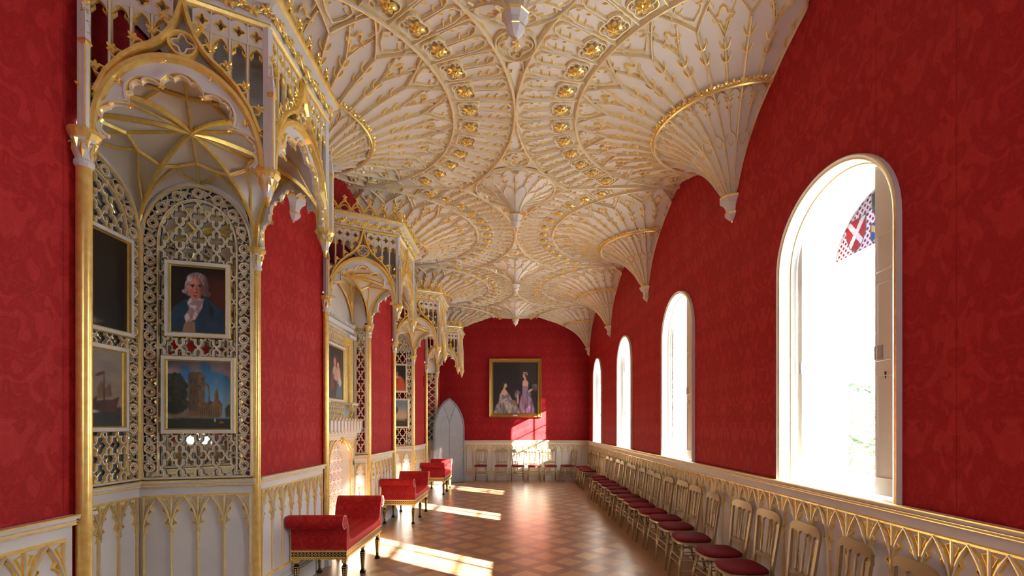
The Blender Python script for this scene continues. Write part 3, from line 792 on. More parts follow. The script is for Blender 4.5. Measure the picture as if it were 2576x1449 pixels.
# pendants at mid-bay on the axis
def zpend(r): 
    t = min(1, max(0, (r-.06)/.49)); return 4.60 + .40*(t**.42)
PEND = None; pn = ['nearest the camera at the top of the picture', 'second from the camera', 'third from the camera', 'farthest, next to the end wall']
for k in range(-1, 3):
    root = empty('vault_pendant', (0, Y0 + (k+.5)*P, 0), 0, 'white octagonal ceiling pendant, ' + pn[k+1], 'pendant', 'pendants along the vault axis')
    if PEND is None:
        PEND = root; mb = MB(); rs = [.055, .07, .09, .12, .16, .21, .27, .34, .42, .50, .55]
        mb.lathe((0, 0, 0), [(r, zpend(r)) for r in rs], 48); mb.build('pendant_fan', PLASTER, root, True)
        mb = MB()
        def sp_(r, t): return V((r*math.cos(t), r*math.sin(t), zpend(r)))
        def nn_(r, t):
            dz = (zpend(r+.01)-zpend(r-.01))/.02; return V((math.cos(t)*dz, math.sin(t)*dz, -1)).normalized()
        for j in range(16):
            t = j*PI/8
            if j % 2 == 0: mb.sweep([sp_(r, t) for r in rs[:-1]], [nn_(r, t) for r in rs[:-1]], .011, .026, 'rib', taper=(.6, 1))
            else:
                q = [r for r in (.30, .36, .42)]; mb.sweep([sp_(r, t) for r in q], [nn_(r, t) for r in q], .008, .02, 'rib')
                for s in (-1, 1):
                    for pts in ([(.30, 0), (.27, .4), (.24, .75), (.20, .95)], [(.42, 0), (.47, .1), (.505, .35), (.515, .55), (.50, .8), (.45, .95)]):
                        a = [(r, t + s*u*PI/8) for r, u in pts]; mb.sweep([sp_(*x) for x in a], [nn_(*x) for x in a], .008, .02, 'rib')
                    for r_, u_ in ((.44, .3), (.47, .75), (.34, .75), (.36, .25)):
                        a = [(r_-.02, t+s*PI/8*(0.04 if u_ < .5 else .96)), (r_, t+s*PI/8*u_), (r_+.014, t+s*PI/8*u_)]
                        mb.sweep([sp_(*x) for x in a], [nn_(*x) for x in a], .007, .015, 'cusp', taper=(1.2, .4))
        mb.sweep([sp_(.545, i*PI/24) for i in range(48)], V((0, 0, -1)), .018, .036, 'rib', True)
        mb.build('pendant_ribs', [WHITE, WGOLD], root)
        mb = MB(); pr = [(.06, 4.62, 0), (.105, 4.612, 1), (.105, 4.60, 1), (.098, 4.595, 0), (.075, 4.56, 0), (.062, 4.53, 0), (.062, 4.525, 1), (.074, 4.518, 1), (.070, 4.512, 0), (.045, 4.475, 0), (.02, 4.455, 0), (.001, 4.452, 0)]
        mb.lathe((0, 0, 0), pr, 8, PI/8, 2*PI+PI/8); mb.build('pendant_drop', [WHITE, GOLD], root)
        mb = MB(); mb.ball((0, 0, 4.440), .014); mb.tube([(0, 0, 4.46), (0, 0, 4.43)], .007); mb.build('finial_ball', GOLD, root)
    else:
        for ch in list(PEND.children): copy_tree(ch, root)

# ================================================================ CANOPIED RECESSES
def earch(a, b, n, y0=0):
    return [(-a*math.cos(PI*i/(2*n)), y0 + b*(math.sin(PI*i/(2*n))**.94)*(1 if i < 2*n else 1)) for i in range(2*n+1)]
def fill(mb, fr, inner, outer, ds=(-.006, .006), mi=0):
    for i in range(len(inner)-1):
        for d in ds: mb.quad(fr.p(*inner[i], d), fr.p(*inner[i+1], d), fr.p(*outer[i+1], d), fr.p(*outer[i], d), mi)
def face_tracery(mbs, fr, hw, spring=ZSP, apex=3.79, top=4.14, finial=True):
    """one side of a canopy; fr: x from -hw..hw, y = height, n outward.  mb index 0 tracery(white/gold)"""
    mb, cr = mbs
    T = .014
    A = earch(hw-.02, apex-spring, 12, spring)
    fr.line(mb, A, .024, .036, 'gbar')
    # cinquefoil inner order
    R = earch(hw-.05, apex-spring-.03, 16, spring+.0)
    pts = resample(R, 5); ins = []
    for i, (x, y) in enumerate(pts):
        ins.append((x*.80, spring + (y-spring)*.82) if 0 < i < 5 else (x*.97, y))
    sc = scallop(ins, .34, 8, 1); fr.line(mb, sc, .013, .022, 'bar')
    sub = resample(sc, 15); 
    sc2 = []
    for i in range(15):
        (x0, y0), (x1, y1) = sub[i], sub[i+1]
        for q in range(6):
            t = q/6; e = .026*math.sin(PI*t)**.8
            cx_, cy_ = 0, spring+.12; mx, my = x0+(x1-x0)*t, y0+(y1-y0)*t; dx, dy = mx-cx_, my-cy_; l = math.hypot(dx, dy)
            sc2.append((mx - dx/l*(.030-e), my - dy/l*(.030-e)))
    sc2.append((sub[-1][0]*.94, sub[-1][1])); fr.line(mb, sc2, .009, .016, 'bar')
    for i in range(1, 5):                                   # gilt leaves at the cusps and in the spandrels
        x, y = ins[i]; leafblob(mb, fr.p(x*.93, spring+(y-spring)*.93, 0), fr.n, fr.u*(-x) + V((0, 0, -.3)), .022, 1)
        a = (A[int(len(A)*i/5)][0]*.90, A[int(len(A)*i/5)][1]-.02); leafblob(mb, fr.p(a[0], a[1], .01), fr.n, (0, 0, 1), .022, 1)
    # web plates between the arch and its foils (white)
    n = 40; ra = resample(A, n); rb = resample(sc, n)
    for i in range(n):
        for d in (-.004, .004): mb.quad(fr.p(*ra[i], d), fr.p(*ra[i+1], d), fr.p(*rb[i+1], d), fr.p(*rb[i], d), 0)
    # ogee
    og = []
    for s in (-1, 1):
        q = [(A[0][0]*s*-1 if s == 1 else A[0][0], A[0][1])]
        K = [(.93*hw, spring+.22), (.82*hw, spring+.345), (.65*hw, spring+.455), (.48*hw, spring+.53), (.36*hw, spring+.565), (.25*hw, spring+.61), (.15*hw, spring+.675), (.08*hw, spring+.745), (.035*hw, spring+.82), (.01*hw, top-.02)]
        q = [(s*x, y) for x, y in K]
        fr.line(mb, q, .017, .032, 'gbar', d=.008); og.append(q)
        q2 = resample(q, 6)
        for i in range(0, 6):
            x, y = q2[i]; dx, dy = q2[i+1][0]-x, q2[i+1][1]-y; l = math.hypot(dx, dy); nx, ny = -dy/l*-s, dx/l*-s
            if ny < 0: nx, ny = -nx, -ny
            if nx*s < 0: nx, ny = s*abs(nx), ny
            c1 = MB(); leafblob(c1, fr.p(x+nx*.048, y+ny*.048, .012), fr.n, fr.u*nx + V((0, 0, ny)), .030, 0, i)
            fr.line(c1, [(x+nx*.026+math.cos(a)*.026, y+ny*.026+math.sin(a)*.026) for a in [k*PI/4 for k in range(8)]], .009, .016, 'gbar', True, mi=0); cr.append(('crocket', c1))
    fr.line(mb, arc(0, spring+.625, .068, 0, 2*PI, 18)[:-1], .013, .022, 'gbar', True)
    F = foil(0, spring+.625, .055, 4, 0, 5, .45); fr.line(mb, F, .008, .016, 'bar', True)
    def wall_y(x):                                          # top of the solid arch/ogee at x
        x = abs(x); K = [(hw, spring+.0), (.93*hw, spring+.22), (.82*hw, spring+.345), (.65*hw, spring+.455), (.48*hw, spring+.53), (.36*hw, spring+.565), (.25*hw, spring+.61), (.15*hw, spring+.675), (.08*hw, spring+.745), (.035*hw, spring+.82), (0, top)]
        for (x0, y0), (x1, y1) in zip(K, K[1:]):
            if x1 <= x <= x0: return y0 + (y1-y0)*(x0-x)/(x0-x1)
        return spring
    nb = 9; p = 2*hw/nb
    for i in range(nb+1):
        x = -hw + i*p; y = wall_y(x)
        if abs(x) < .02 or y > 3.95: 
            continue
        fr.line(mb, [(x, y), (x, 4.0)], .011, .014, 'bar')
    for i in range(nb):
        xm = -hw + (i+.5)*p
        if wall_y(xm) > 3.93: continue
        ar = parch(p/2-.010, .058, 5, xm, 3.935); fr.line(mb, ar, .006, .012, 'gbar')
        fill(mb, fr, ar, [(x, 4.005) for x, y in ar])
        for q in (-1, 1): mb.quad(*(fr.p(x, y, 0) for x, y in ((xm+q*p/2, 3.90), (xm+q*(p/2-.012), 3.935), (xm+q*(p/2-.012), 4.005), (xm+q*p/2, 4.005))))
        for q in (-1, 1): fr.line(mb, [(xm+q*(p/2-.010), 3.925), (xm+q*.018, 3.945), (xm+q*.017, 3.96)], .006, .01, 'gbar', taper=(1.2, .5))
        F = foil(xm, 4.066, .034, 4, PI/2, 5, .42); fr.line(mb, F, .006, .012, 'gbar', True)
        n_ = len(F); sq_ = []
        for x, y in F:
            dx, dy = x-xm, y-4.066; k_ = min((p/2)/max(1e-6, abs(dx)), .062/max(1e-6, abs(dy))); sq_.append((xm+dx*k_, 4.066+dy*k_))
        fill(mb, fr, F + F[:1], sq_ + sq_[:1])
        fr.line(mb, [(xm+p/2, 4.0), (xm+p/2, top)], .006, .011, 'bar')
    fr.line(mb, [(-hw, top), (hw, top)], .014, .018, 'bar'); fr.line(mb, [(-hw, 4.008), (-.12*hw, 4.008)], .006, .012, 'bar'); fr.line(mb, [(.12*hw, 4.008), (hw, 4.008)], .006, .012, 'bar')
    if finial:
        c1 = MB()
        for z, r in ((top-.01, .03), (top+.05, .04), (top+.11, .03)): leafblob(c1, fr.p(0, z, .03), fr.n, (0, 0, 1), r, 0)
        cr.append(('finial', c1))

def capital(mb, c, r, z0=3.10, z1=3.27, drop=False):
    x, y = c[0], c[1]
    if drop: pr = [(.001, z0-.07, 1), (.014, z0-.06, 1), (.010, z0-.045, 1), (.022, z0-.02, 0), (.030, z0+.02, 0), (.045, z1-.07, 0), (.055, z1-.055, 1), (.072, z1-.03, 1), (.072, z1-.008, 1), (.045, z1, 1)]
    else: pr = [(r, z0-.03, 0), (r+.010, z0-.015, 0), (r+.010, z0, 0), (r+.002, z0+.012, 0), (r+.012, z1-.07, 0), (r+.024, z1-.055, 1), (r+.040, z1-.03, 1), (r+.040, z1-.008, 1), (r+.01, z1, 1)]
    mb.lathe((x, y, 0), pr, 14)
    for lay, (zz, rr, m_) in enumerate(((z0 + .03, (.036 if drop else r+.010), 6), (z1-.085, (.05 if drop else r+.016), 6))):
        for k in range(m_):
            t = 2*PI*(k+.5*lay)/m_; d = V((math.cos(t), math.sin(t), 0)); e = V((-d.y, d.x, 0))
            mb.octa(V((x, y, zz+.02)) + d*rr, V((0, 0, .045)) + d*.008, e*.014, d*.010, 1); mb.octa(V((x, y, zz+.06)) + d*(rr+.012), d*.014 + V((0, 0, -.012)), e*.012, V((0, 0, .008)), 1)

def canopy_parts(root, depth, back):
    """everything of one canopied recess in local coordinates: +x into the room, y along the wall"""
    A0, A1, B1, B0 = V((0, -RH, 0)), V((.77, -.45, 0)), V((.77, .45, 0)), V((0, RH, 0)); P0, P1 = V((depth, -back, 0)), V((depth, back, 0))
    # columns
    for i, (q, r) in enumerate(((A0, .035), (B0, .035), (P0, .026), (P1, .026))):
        mb = MB()
        mb.lathe((q.x, q.y, 0), [(r, .16), (r, 3.09)], 16); col = mb.build('column', GOLD, root, True)
        mb = MB(); capital(mb, q, r); mb.build('capital', [WHITE, GOLD], col)
        mb = MB(); mb.lathe((q.x, q.y, 0), [(r+.035, 0, 0), (r+.035, .10, 0), (r+.022, .125, 0), (r+.014, .14, 1), (r+.012, .155, 1), (r, .165, 1)], 8); mb.build('column_base', [WHITE, GOLD], col)
    for q in (A1, B1):
        mb = MB(); capital(mb, q, .03, 3.12, 3.27, True); mb.build('drop_finial', [WHITE, GOLD], root)
    # vault of the recess
    hexa = [A0, A1, B1, B0, P1, P0]; mb = MB(); rib = MB(); zc = 3.79
    def vp(i, s, rho):
        a, b = hexa[i], hexa[(i+1) % 6]; e = a*((1-s)/2) + b*((1+s)/2)
        za = ZSP + .03 + warch(s)*.94
        return V((e.x*rho, e.y*rho, zc - (zc-za)*(1 - math.sqrt(max(0, 1-(rho*.999)**2)))))
    for i in range(6):
        n1, n2 = 16, 10
        vs = [vp(i, -1+2*a/n1, (b/n2)**.8) for a in range(n1+1) for b in range(n2+1)]
        mb.add(vs, [(a*(n2+1)+b, a*(n2+1)+b+1, (a+1)*(n2+1)+b+1, (a+1)*(n2+1)+b) for a in range(n1) for b in range(n2)])
        rr = [(k/14)**.75 for k in range(15)]
        def vl(pts, w=.011, h=.020):
            q = [vp(i, s, r) for s, r in pts]; rib.sweep([x + V((0, 0, -.002)) for x in q], [V((0, 0, -1)) if (x.z > 3.6) else (V((0, 0, -.5)) - V((x.x, x.y, 0)).normalized()).normalized() for x in q], w, h, 'grib')
        vl([(-1, r) for r in rr], .015, .026); vl([(0, r) for r in rr], .010, .018)
        vl([(-1, .52), (-.5, .62), (0, .55)]); vl([(0, .55), (.5, .62), (1, .52)])
        vl([(-.0, .999), (-.34, .78), (-.5, .62)], .009, .016); vl([(0, .999), (.34, .78), (.5, .62)], .009, .016)
        vl([(-1, .90), (-.8, .80), (-.5, .62)], .009, .016); vl([(1, .90), (.8, .80), (.5, .62)], .009, .016)
        if i in (3, 4, 5): vl([(-1+2*k/16, .995) for k in range(17)], .016, .022)
    rosette(rib, (0, 0, zc-.01), (0, 0, -1), .035, 6, 0)
    mb.build('recess_vault', PLASTER, root, 'auto'); rib.build('vault_ribs', GOLD, root)
    # canopy sides
    sides = [(A0, A1), (A1, B1), (B1, B0)]
    for a, b in sides:
        u = (b-a).normalized(); c = (a+b)/2; n_ = V((0, 0, 1)).cross(u) * -1
        if n_.dot(c - V((0, 0, 0))) < 0: n_ = -n_
        fr = Frame(c, u, (0, 0, 1), n_); hw = (b-a).length/2 - .015; mb, cr = MB(), []
        face_tracery((mb, cr), fr, hw); pan = mb.build('canopy_panel', [WHITE, GOLD], root); [c1.build(nm, GOLD2, pan, nm == 'finial') for nm, c1 in cr]
    # corner posts and pinnacles
    for q in (A0, A1, B1, B0):
        mb = MB(); o = V((q.x, q.y, 0)); out = (o - V((.1, 0, 0))).normalized() if q.x > 0 else V((.7, .7 if q.y > 0 else -.7, 0)).normalized()
        mb.lathe((q.x, q.y, 0), [(.030, 3.27, 0), (.030, 4.14, 0)], 6)
        c = o + out*.045
        for j in range(4):
            t = PI/4 + j*PI/2; mb.tube([c + V((.017*math.cos(t), .017*math.sin(t), 3.27)), c + V((.017*math.cos(t), .017*math.sin(t), 3.70))], .006, 4, 1)
        mb.lathe((c.x, c.y, 0), [(.022, 3.27, 0), (.022, 3.70, 1), (.032, 3.715, 1), (.026, 3.73, 0), (.004, 3.90, 0)], 4, PI/4, 2*PI+PI/4)
        for z in (3.76, 3.82, 3.88): rosette(mb, c + V((0, 0, z)), (0, 0, 1), .024, 4, 1, 1)
        leafblob(mb, c + V((0, 0, 3.93)), out, (0, 0, 1), .026, 1)
        mb.build('corner_pinnacle', [WHITE, GOLD], root)
    # cornice, leaf frieze, cresting
    path = [A0, A1, B1, B0]
    def off(d):
        out = []
        for i, q in enumerate(path):
            if i == 0: nn = (V((0, 0, 1)).cross(path[1]-path[0])).normalized()*-1; nn = nn if nn.y < 0 else -nn; out.append(q + V((-.0, nn.y*d/abs(nn.y)*.0 - d/max(.5, abs(nn.y)), 0)))
            elif i == 3: out.append(q + V((0, d/.87, 0)))
            else:
                s = -1 if i == 1 else 1; out.append(q + V((d, s*d*.60, 0)))
        return out
    mb = MB(); prf = [(-.03, 4.13, 0), (.02, 4.135, 1), (.03, 4.15, 1), (.022, 4.165, 0), (.04, 4.255, 0), (.085, 4.27, 1), (.095, 4.285, 1), (.10, 4.30, 0), (.07, 4.325, 0), (-.03, 4.33, 0)]
    rows = [[V((p.x, p.y, z)) for p in off(d)] for d, z, _ in prf]
    for j in range(len(prf)-1):
        for i in range(3): mb.quad(rows[j][i], rows[j][i+1], rows[j+1][i+1], rows[j+1][i], prf[j][2])
    mb.poly([V((p.x, p.y, 4.13)) for p in off(-.03)], 0); mb.poly([V((p.x, p.y, 4.33)) for p in off(-.03)], 0)
    corn = mb.build('cornice', [WHITE, GOLD], root)
    fz = MB(); cg = MB(); o1 = off(.035); o2 = off(.03)
    for i in range(3):
        a, b = o1[i], o1[i+1]; L_ = (b-a).length; u = (b-a)/L_; nn = u.cross(V((0, 0, 1))); nn = nn if nn.dot((a+b)/2) > 0 else -nn; k = int(L_/.064)
        for j in range(k):
            p = a + u*(L_*(j+.5)/k) + V((0, 0, 4.21)); sgn = 1 if j % 2 else -1
            leafblob(fz, p + V((0, 0, sgn*.008)), nn, V((0, 0, sgn)) + u*.5, .044, 0)
            fz.octa(p + u*.03 - V((0, 0, sgn*.02)) + nn*.01, u*.02, V((0, 0, .008)), nn*.01)
        fz.sweep([a + u*(L_*q/60) + V((0, 0, 4.21 + .022*math.sin(q*.9))) + nn*.008 for q in range(61)], nn, .006, .010, 'grib', mi=0)
        a, b = o2[i], o2[i+1]; L_ = (b-a).length; fr = Frame(V((a.x, a.y, 0)), b-a, (0, 0, 1), nn); k = max(5, int(L_/.145)); p_ = L_/k
        for j in range(k+1):
            x = j*p_
            fr.line(cg, [(x, 4.33), (x, 4.36)], .012, .012, 'gbar')
            if j == k: break
            xm = x + p_/2
            for s in (-1, 1):                                # ogee loops crossing to a fleuron
                fr.line(cg, [(xm+s*p_*.5, 4.345), (xm+s*p_*.44, 4.38), (xm+s*p_*.30, 4.42), (xm+s*p_*.10, 4.45), (xm+s*p_*.04, 4.49)], .010, .012, 'gbar')
                fr.line(cg, [(xm+s*p_*.22, 4.34), (xm+s*p_*.36, 4.365), (xm+s*p_*.25, 4.395), (xm, 4.415)], .007, .010, 'gbar')
            leafblob(cg, fr.p(xm, 4.495, .0), nn, (0, 0, 1), .034, 0); leafblob(cg, fr.p(xm, 4.45, .01), nn, (0, 0, 1), .022, 0)
        fr.line(cg, [(0, 4.335), (L_, 4.335)], .010, .012, 'gbar')
    fz.build('leaf_frieze', GOLD2, corn, True); cg.build('cresting', GOLD2, root)

# lattice and border tracery set over mirror
def lattice_pts(p, q):
    h = [(0, 1), (.06, .90), (.17, .84), (.29, .78), (.36, .67), (.375, .54), (.335, .42)]
    h = h + [(.335-.02, .335-.02+.04)][:0] + [(.30, .30)] + [(y, x) for x, y in h[::-1]]
    return [(x*p/2, (1-y)*q/2) for x, y in h]
def lattice(mb, fr, x0, x1, y0, y1, p, q, inside, d=.02, w=.0105, h=.012, prof='bar'):
    L0 = lattice_pts(p, q); nx = int((x1-x0)/p)+2; ny = int((y1-y0)/q)+2; cx = (x0+x1)/2
    for i in range(-nx, nx+1):
        for j in range(-1, ny+1):
            bx, by = cx + i*p, y0 + .085 + j*q
            for sx in (1, -1):
                for fl in (0, 1):
                    for ox, oy in ((0, 0),):
                        pts = [(bx + sx*x, (by + y) if not fl else (by + q - y)) for x, y in L0]
                        run = []
                        for t in pts:
                            if inside(*t): run.append(t)
                            else:
                                if len(run) > 1: fr.line(mb, run, w, h, prof, d=d)
                                run = []
                        if len(run) > 1: fr.line(mb, run, w, h, prof, d=d)
def mirror_panel(root, fr, L_, sp, rise, y0=1.255, border=.115, pitch=.155, lp=.137, lq=.205, arched=True, name='tracery_screen', holes=()):
    """fr x 0..L; mirror + border band + lattice inside"""
    mb = MB(); c = L_/2; hw = L_/2 - .035
    def outline(g, n=24):
        a = [(c-hw+g, y0+g*.3)] + [(c - (hw-g)*math.cos(PI*i/n), sp + (rise-g)*(math.sin(PI*i/n)**.9)) for i in range(n+1)] + [(c+hw-g, y0+g*.3)]
        return a if arched else [(c-hw+g, y0+g*.3), (c-hw+g, sp+rise-g), (c+hw-g, sp+rise-g), (c+hw-g, y0+g*.3)]
    fr.poly(mb, [(0.0, y0-.03), (0.0, sp+rise+.06), (L_, sp+rise+.06), (L_, y0-.03)], .0); mir = mb.build('mirror', MIRROR, root)
    mb = MB()
    # surround outside the arch, plastered
    o = outline(0); n = len(o)
    tops = [(0, y0)] + [(max(0, min(L_, x)), sp+rise+.05) if 0 < i < n-1 else (x, y) for i, (x, y) in enumerate(o)] + [(L_, y0)]
    ext = [(0, y0)] + [((0 if x < c else L_) if y <= sp+1e-6 else x, y if y <= sp+1e-6 else sp+rise+.05) for x, y in o[1:-1]] + [(L_, y0)]
    for i in range(n-1):
        mb.quad(fr.p(*o[i], .03), fr.p(*o[i+1], .03), fr.p(*ext[i+1], .03), fr.p(*ext[i], .03), 0)
    fr.line(mb, o, .012, .016, 'bar', d=.035); fr.line(mb, outline(border), .009, .014, 'bar', d=.026)
    fr.line(mb, [(c-hw, y0), (c+hw, y0)], .012, .014, 'bar', d=.03)
    # border: foiled rings alternating with leaf fans
    mid = resample(outline(border/2), 400); tot = sum(math.dist(mid[i], mid[i+1]) for i in range(400)); k = int(tot/pitch); acc = 0; nxt = pitch*.5; pos = []
    for i in range(400):
        dl = math.dist(mid[i], mid[i+1])
        while acc + dl >= nxt and len(pos) < k:
            t = (nxt-acc)/dl; tx, ty = (mid[i+1][0]-mid[i][0])/dl, (mid[i+1][1]-mid[i][1])/dl
            pos.append((mid[i][0]+(mid[i+1][0]-mid[i][0])*t, mid[i][1]+(mid[i+1][1]-mid[i][1])*t, tx, ty)); nxt += tot/k
        acc += dl
    b = border/2 - .012
    for x, y, tx, ty in pos:
        fr.line(mb, arc(x, y, b*.80, 0, 2*PI, 12)[:-1], .0095, .011, 'bar', True, d=.028)
        F = foil(x, y, b*.60, 4, math.atan2(ty, tx), 4, .38); fr.line(mb, F, .0055, .009, 'bar', True, d=.028)
        hx, hy = tx*pitch/2, ty*pitch/2; nx_, ny_ = -ty, tx
        for s in (-1, 1):
            for a_ in (.25, .62, 1.0):
                fr.line(mb, [(x+hx, y+hy), (x+hx*(1-.45*a_**.5)*1.0 + nx_*s*b*a_*.55 + 0, y+hy*(1-.45*a_**.5) + ny_*s*b*a_*.55), (x + hx*(1-.75*(.4+.6*(1-a_))) + nx_*s*b*1.05*a_, y + hy*(1-.75*(.4+.6*(1-a_))) + ny_*s*b*1.05*a_)], .008, .010, 'bar', d=.026)
            fr.line(mb, [(x+hx, y+hy), (x+hx*1.35 + nx_*s*b*.6, y+hy*1.35 + ny_*s*b*.6), (x+hx*1.2 + nx_*s*b*1.05, y+hy*1.2 + ny_*s*b*1.05)], .006, .010, 'bar', d=.026)
    def inside(x, y):
        for (a0, a1, b0, b1) in holes:
            if a0 < x < a1 and b0 < y < b1: return False
        if y < y0 or abs(x-c) > hw-border: return False
        if not arched: return y < sp+rise-border
        if y > sp:
            t = (x-c)/(hw-border); return y < sp + (rise-border)*(max(0, 1-t*t)**.45)
        return True
    lattice(mb, fr, c-hw+border, c+hw-border, y0, sp+rise, lp, lq, inside, d=.024, w=.0092)
    return mb.build(name, [WHITE, GOLD], root)
def dado_small(mb, fr, L_, n, zt=1.235):
    dado(mb, fr, 0.0, L_, n, zt=zt, tz=1.10, bz=.30, margin=.05)

canopy_names = ['nearest, holding the portrait of a man in blue', 'second, over the fireplace', 'third, just beyond the fireplace', 'farthest, above the grey pointed door']
for i, c in enumerate(BAYS):
    root = empty('canopied_recess', (XC, c, 0), 0, 'gilded gothic canopied recess, ' + canopy_names[i], 'alcove', 'canopied recesses along the left wall')
    depth, back = RECX[i], RECH[i]
    A0, B0, P0, P1 = V((0, -RH, 0)), V((0, RH, 0)), V((depth, -back, 0)), V((depth, back, 0))
    canopy_parts(root, depth, back)
    for q, (a, b) in enumerate(((A0, P0), (P0, P1), (P1, B0))):
        u = (b-a).normalized(); n_ = V((-u.y, u.x, 0)); mid = (a+b)/2
        if n_.dot(V((.3, 0, 0)) - mid) < 0: n_ = -n_
        L_ = (b-a).length; fr = Frame(a, u, (0, 0, 1), n_)
        if i == 1 and q == 1: continue
        if i == 3 and q == 1: continue
        mb = MB(); nn = max(1, int(round(L_/.21)))
        dado_small(mb, fr, L_, nn); mb.build('recess_dado', [WHITE, GOLD], root)
        hl = []
        if i == 0 and q == 2: hl = [(L_-.459-.244-.0, L_-.459+.244, 2.45, 3.09)]
        narrow = L_ < .5
        rise_ = .50 if not narrow else .0
        if narrow:
            mirror_panel(root, fr, L_, 3.16, .0, border=.02, pitch=.155, arched=False, lp=L_/2.3 if L_ > .25 else .12, lq=.19, name='tracery_screen')
        else: mirror_panel(root, fr, L_, 3.22, .52, border=.115 if L_ < 1 else .12)
        # spandrel between panel and vault
    # back and side shell so the alcove is closed behind its panels
    mb = MB()
    for a, b in ((A0, P0), (P0, P1), (P1, B0)):
        o = V((-.012, 0, 0)); mb.quad((a.x-.012, a.y, 0), (b.x-.03, b.y*1.03, 0), (b.x-.03, b.y*1.03, 3.95), (a.x-.012, a.y, 3.95)) if a is A0 else (mb.quad((a.x-.03, a.y*1.03, 0), (b.x-.03, b.y*1.03, 0), (b.x-.03, b.y*1.03, 3.95), (a.x-.03, a.y*1.03, 3.95)) if a is P0 else mb.quad((a.x-.03, a.y*1.03, 0), (b.x-.012, b.y, 0), (b.x-.012, b.y, 3.95), (a.x-.03, a.y*1.03, 3.95)))
    mb.quad((-.07, -RH-.02, 3.93), (-.07, RH+.02, 3.93), (depth-.05, RH, 3.93), (depth-.05, -RH, 3.93))
    mb.build('recess_shell', PLASTER, root)
    if i == 0: REC0 = root
# ---------------- chimneypiece in the second recess
c = BAYS[1]; XB = XC - .24
root = empty('chimneypiece', (XB, c, 0), 0, 'white and gilt gothic chimneypiece with arched opening below the mother and child painting', 'fireplace')
fr = Frame((0, 0, 0), (0, 1, 0), (0, 0, 1), (1, 0, 0)); n = 16
def fire_arch(hw, z0, rise, n=12): return [(-hw, .0)] + parch(hw, rise, n, 0, z0) + [(hw, .0)]
mb = MB(); a = [(-.40, 0)] + earch(.40, .38, 8, 1.10) + [(.40, 0)]; o = [(-.62, 0)] + [(-.62 if y <= 1.06 else max(-.62, x*1.6), 1.50 if y > 1.06 else y) for x, y in a[1:-1]] + [(.62, 0)]
mb2 = MB()
for k in range(len(a)-1):
    p0, p1 = a[k], a[k+1]; q0 = (math.copysign(.62, p0[0] if abs(p0[0]) > 1e-6 else -1), p0[1]) if p0[1] <= 1.105 else (p0[0], 1.52); q1 = (math.copysign(.62, p1[0]), p1[1]) if p1[1] <= 1.105 else (p1[0], 1.52)
    mb.quad(fr.p(*p0, .09), fr.p(*p1, .09), fr.p(*q1, .09), fr.p(*q0, .09)); mb.quad(fr.p(*p0, .09), fr.p(*p1, .09), fr.p(*p1, -.02), fr.p(*p0, -.02))
for s in (-1, 1):
    mb.quad(fr.p(s*.40, 1.10, .09), fr.p(s*.62, 1.10, .09), fr.p(s*.62, 1.52, .09), fr.p(s*.40, 1.52, .09))
    fr.box(mb, s*.62-.02, s*.62+.02, 0, 1.52, -.02, .09)
fr.box(mb, -.64, .64, 1.50, 1.585, 0, .12); fr.box(mb, -.66, .66, 0, .14, .0, .11) if False else None
mb.build('surround', STONEW, root)
mb = MB()
for g, dd, w_, ml in ((.03, .10, .022, 0), (.075, .105, .016, 0), (.012, .10, .006, 1), (.05, .112, .005, 1), (.10, .10, .006, 1)):
    q = [(x*(1+g/.40), y + (g if y > 1.101 else 0)*(.9)) for x, y in a]; fr.line(mb, q, w_, .022, 'rib', d=dd-.012, mi=ml)
for z, ml in ((1.51, 1), (1.56, 0), (1.585, 1)): fr.line(mb, [(-.64, z), (.64, z)], .010, .018, 'rib', d=.115, mi=ml)
for s in (-1, 1):
    fr.line(mb, [(s*.16, 1.475), (s*.58, 1.475), (s*.58, 1.20)], .006, .01, 'rib', d=.09, mi=1)
    F = foil(s*.50, 1.40, .05, 4, PI/4, 4, .4); fr.line(mb, F, .006, .012, 'rib', True, d=.09, mi=1)
rosette(mb, fr.p(0, 1.49, .11), (1, 0, 0), .06, 6, 1)
mb.build('arch_moulding', [STONEW, GOLD], root)
mb = MB(); fr.poly(mb, [(-.40, .03), (.40, .03), (.40, 1.5), (-.40, 1.5)], -.01); mb.build('tiled_fireback', TILE, root)
# lambrequin shelf: hanging pointed tabs over a crenellated ledge
mb = MB(); fr.box(mb, -.70, .70, 1.585, 1.615, 0, .16, 0); fr.box(mb, -.68, .68, 1.74, 1.765, 0, .14, 0)
for k in range(11):
    x = -.64 + k*.128; fr.plate(mb, [(x-.036, 1.76), (x+.036, 1.76), (x+.036, 1.64), (x, 1.59), (x-.036, 1.64)], .15, .18, 0)
    mb.lathe(fr.p(x+.064, 0, .14), [(.016, 1.61), (.020, 1.66), (.016, 1.71), (.022, 1.745)], 8)
    fr.line(mb, [(x+.02, 1.765), (x+.064, 1.80), (x+.108, 1.765)], .007, .01, 'bar', d=.16)
mb.build('lambrequin_shelf', [STONEW, GOLD], root)
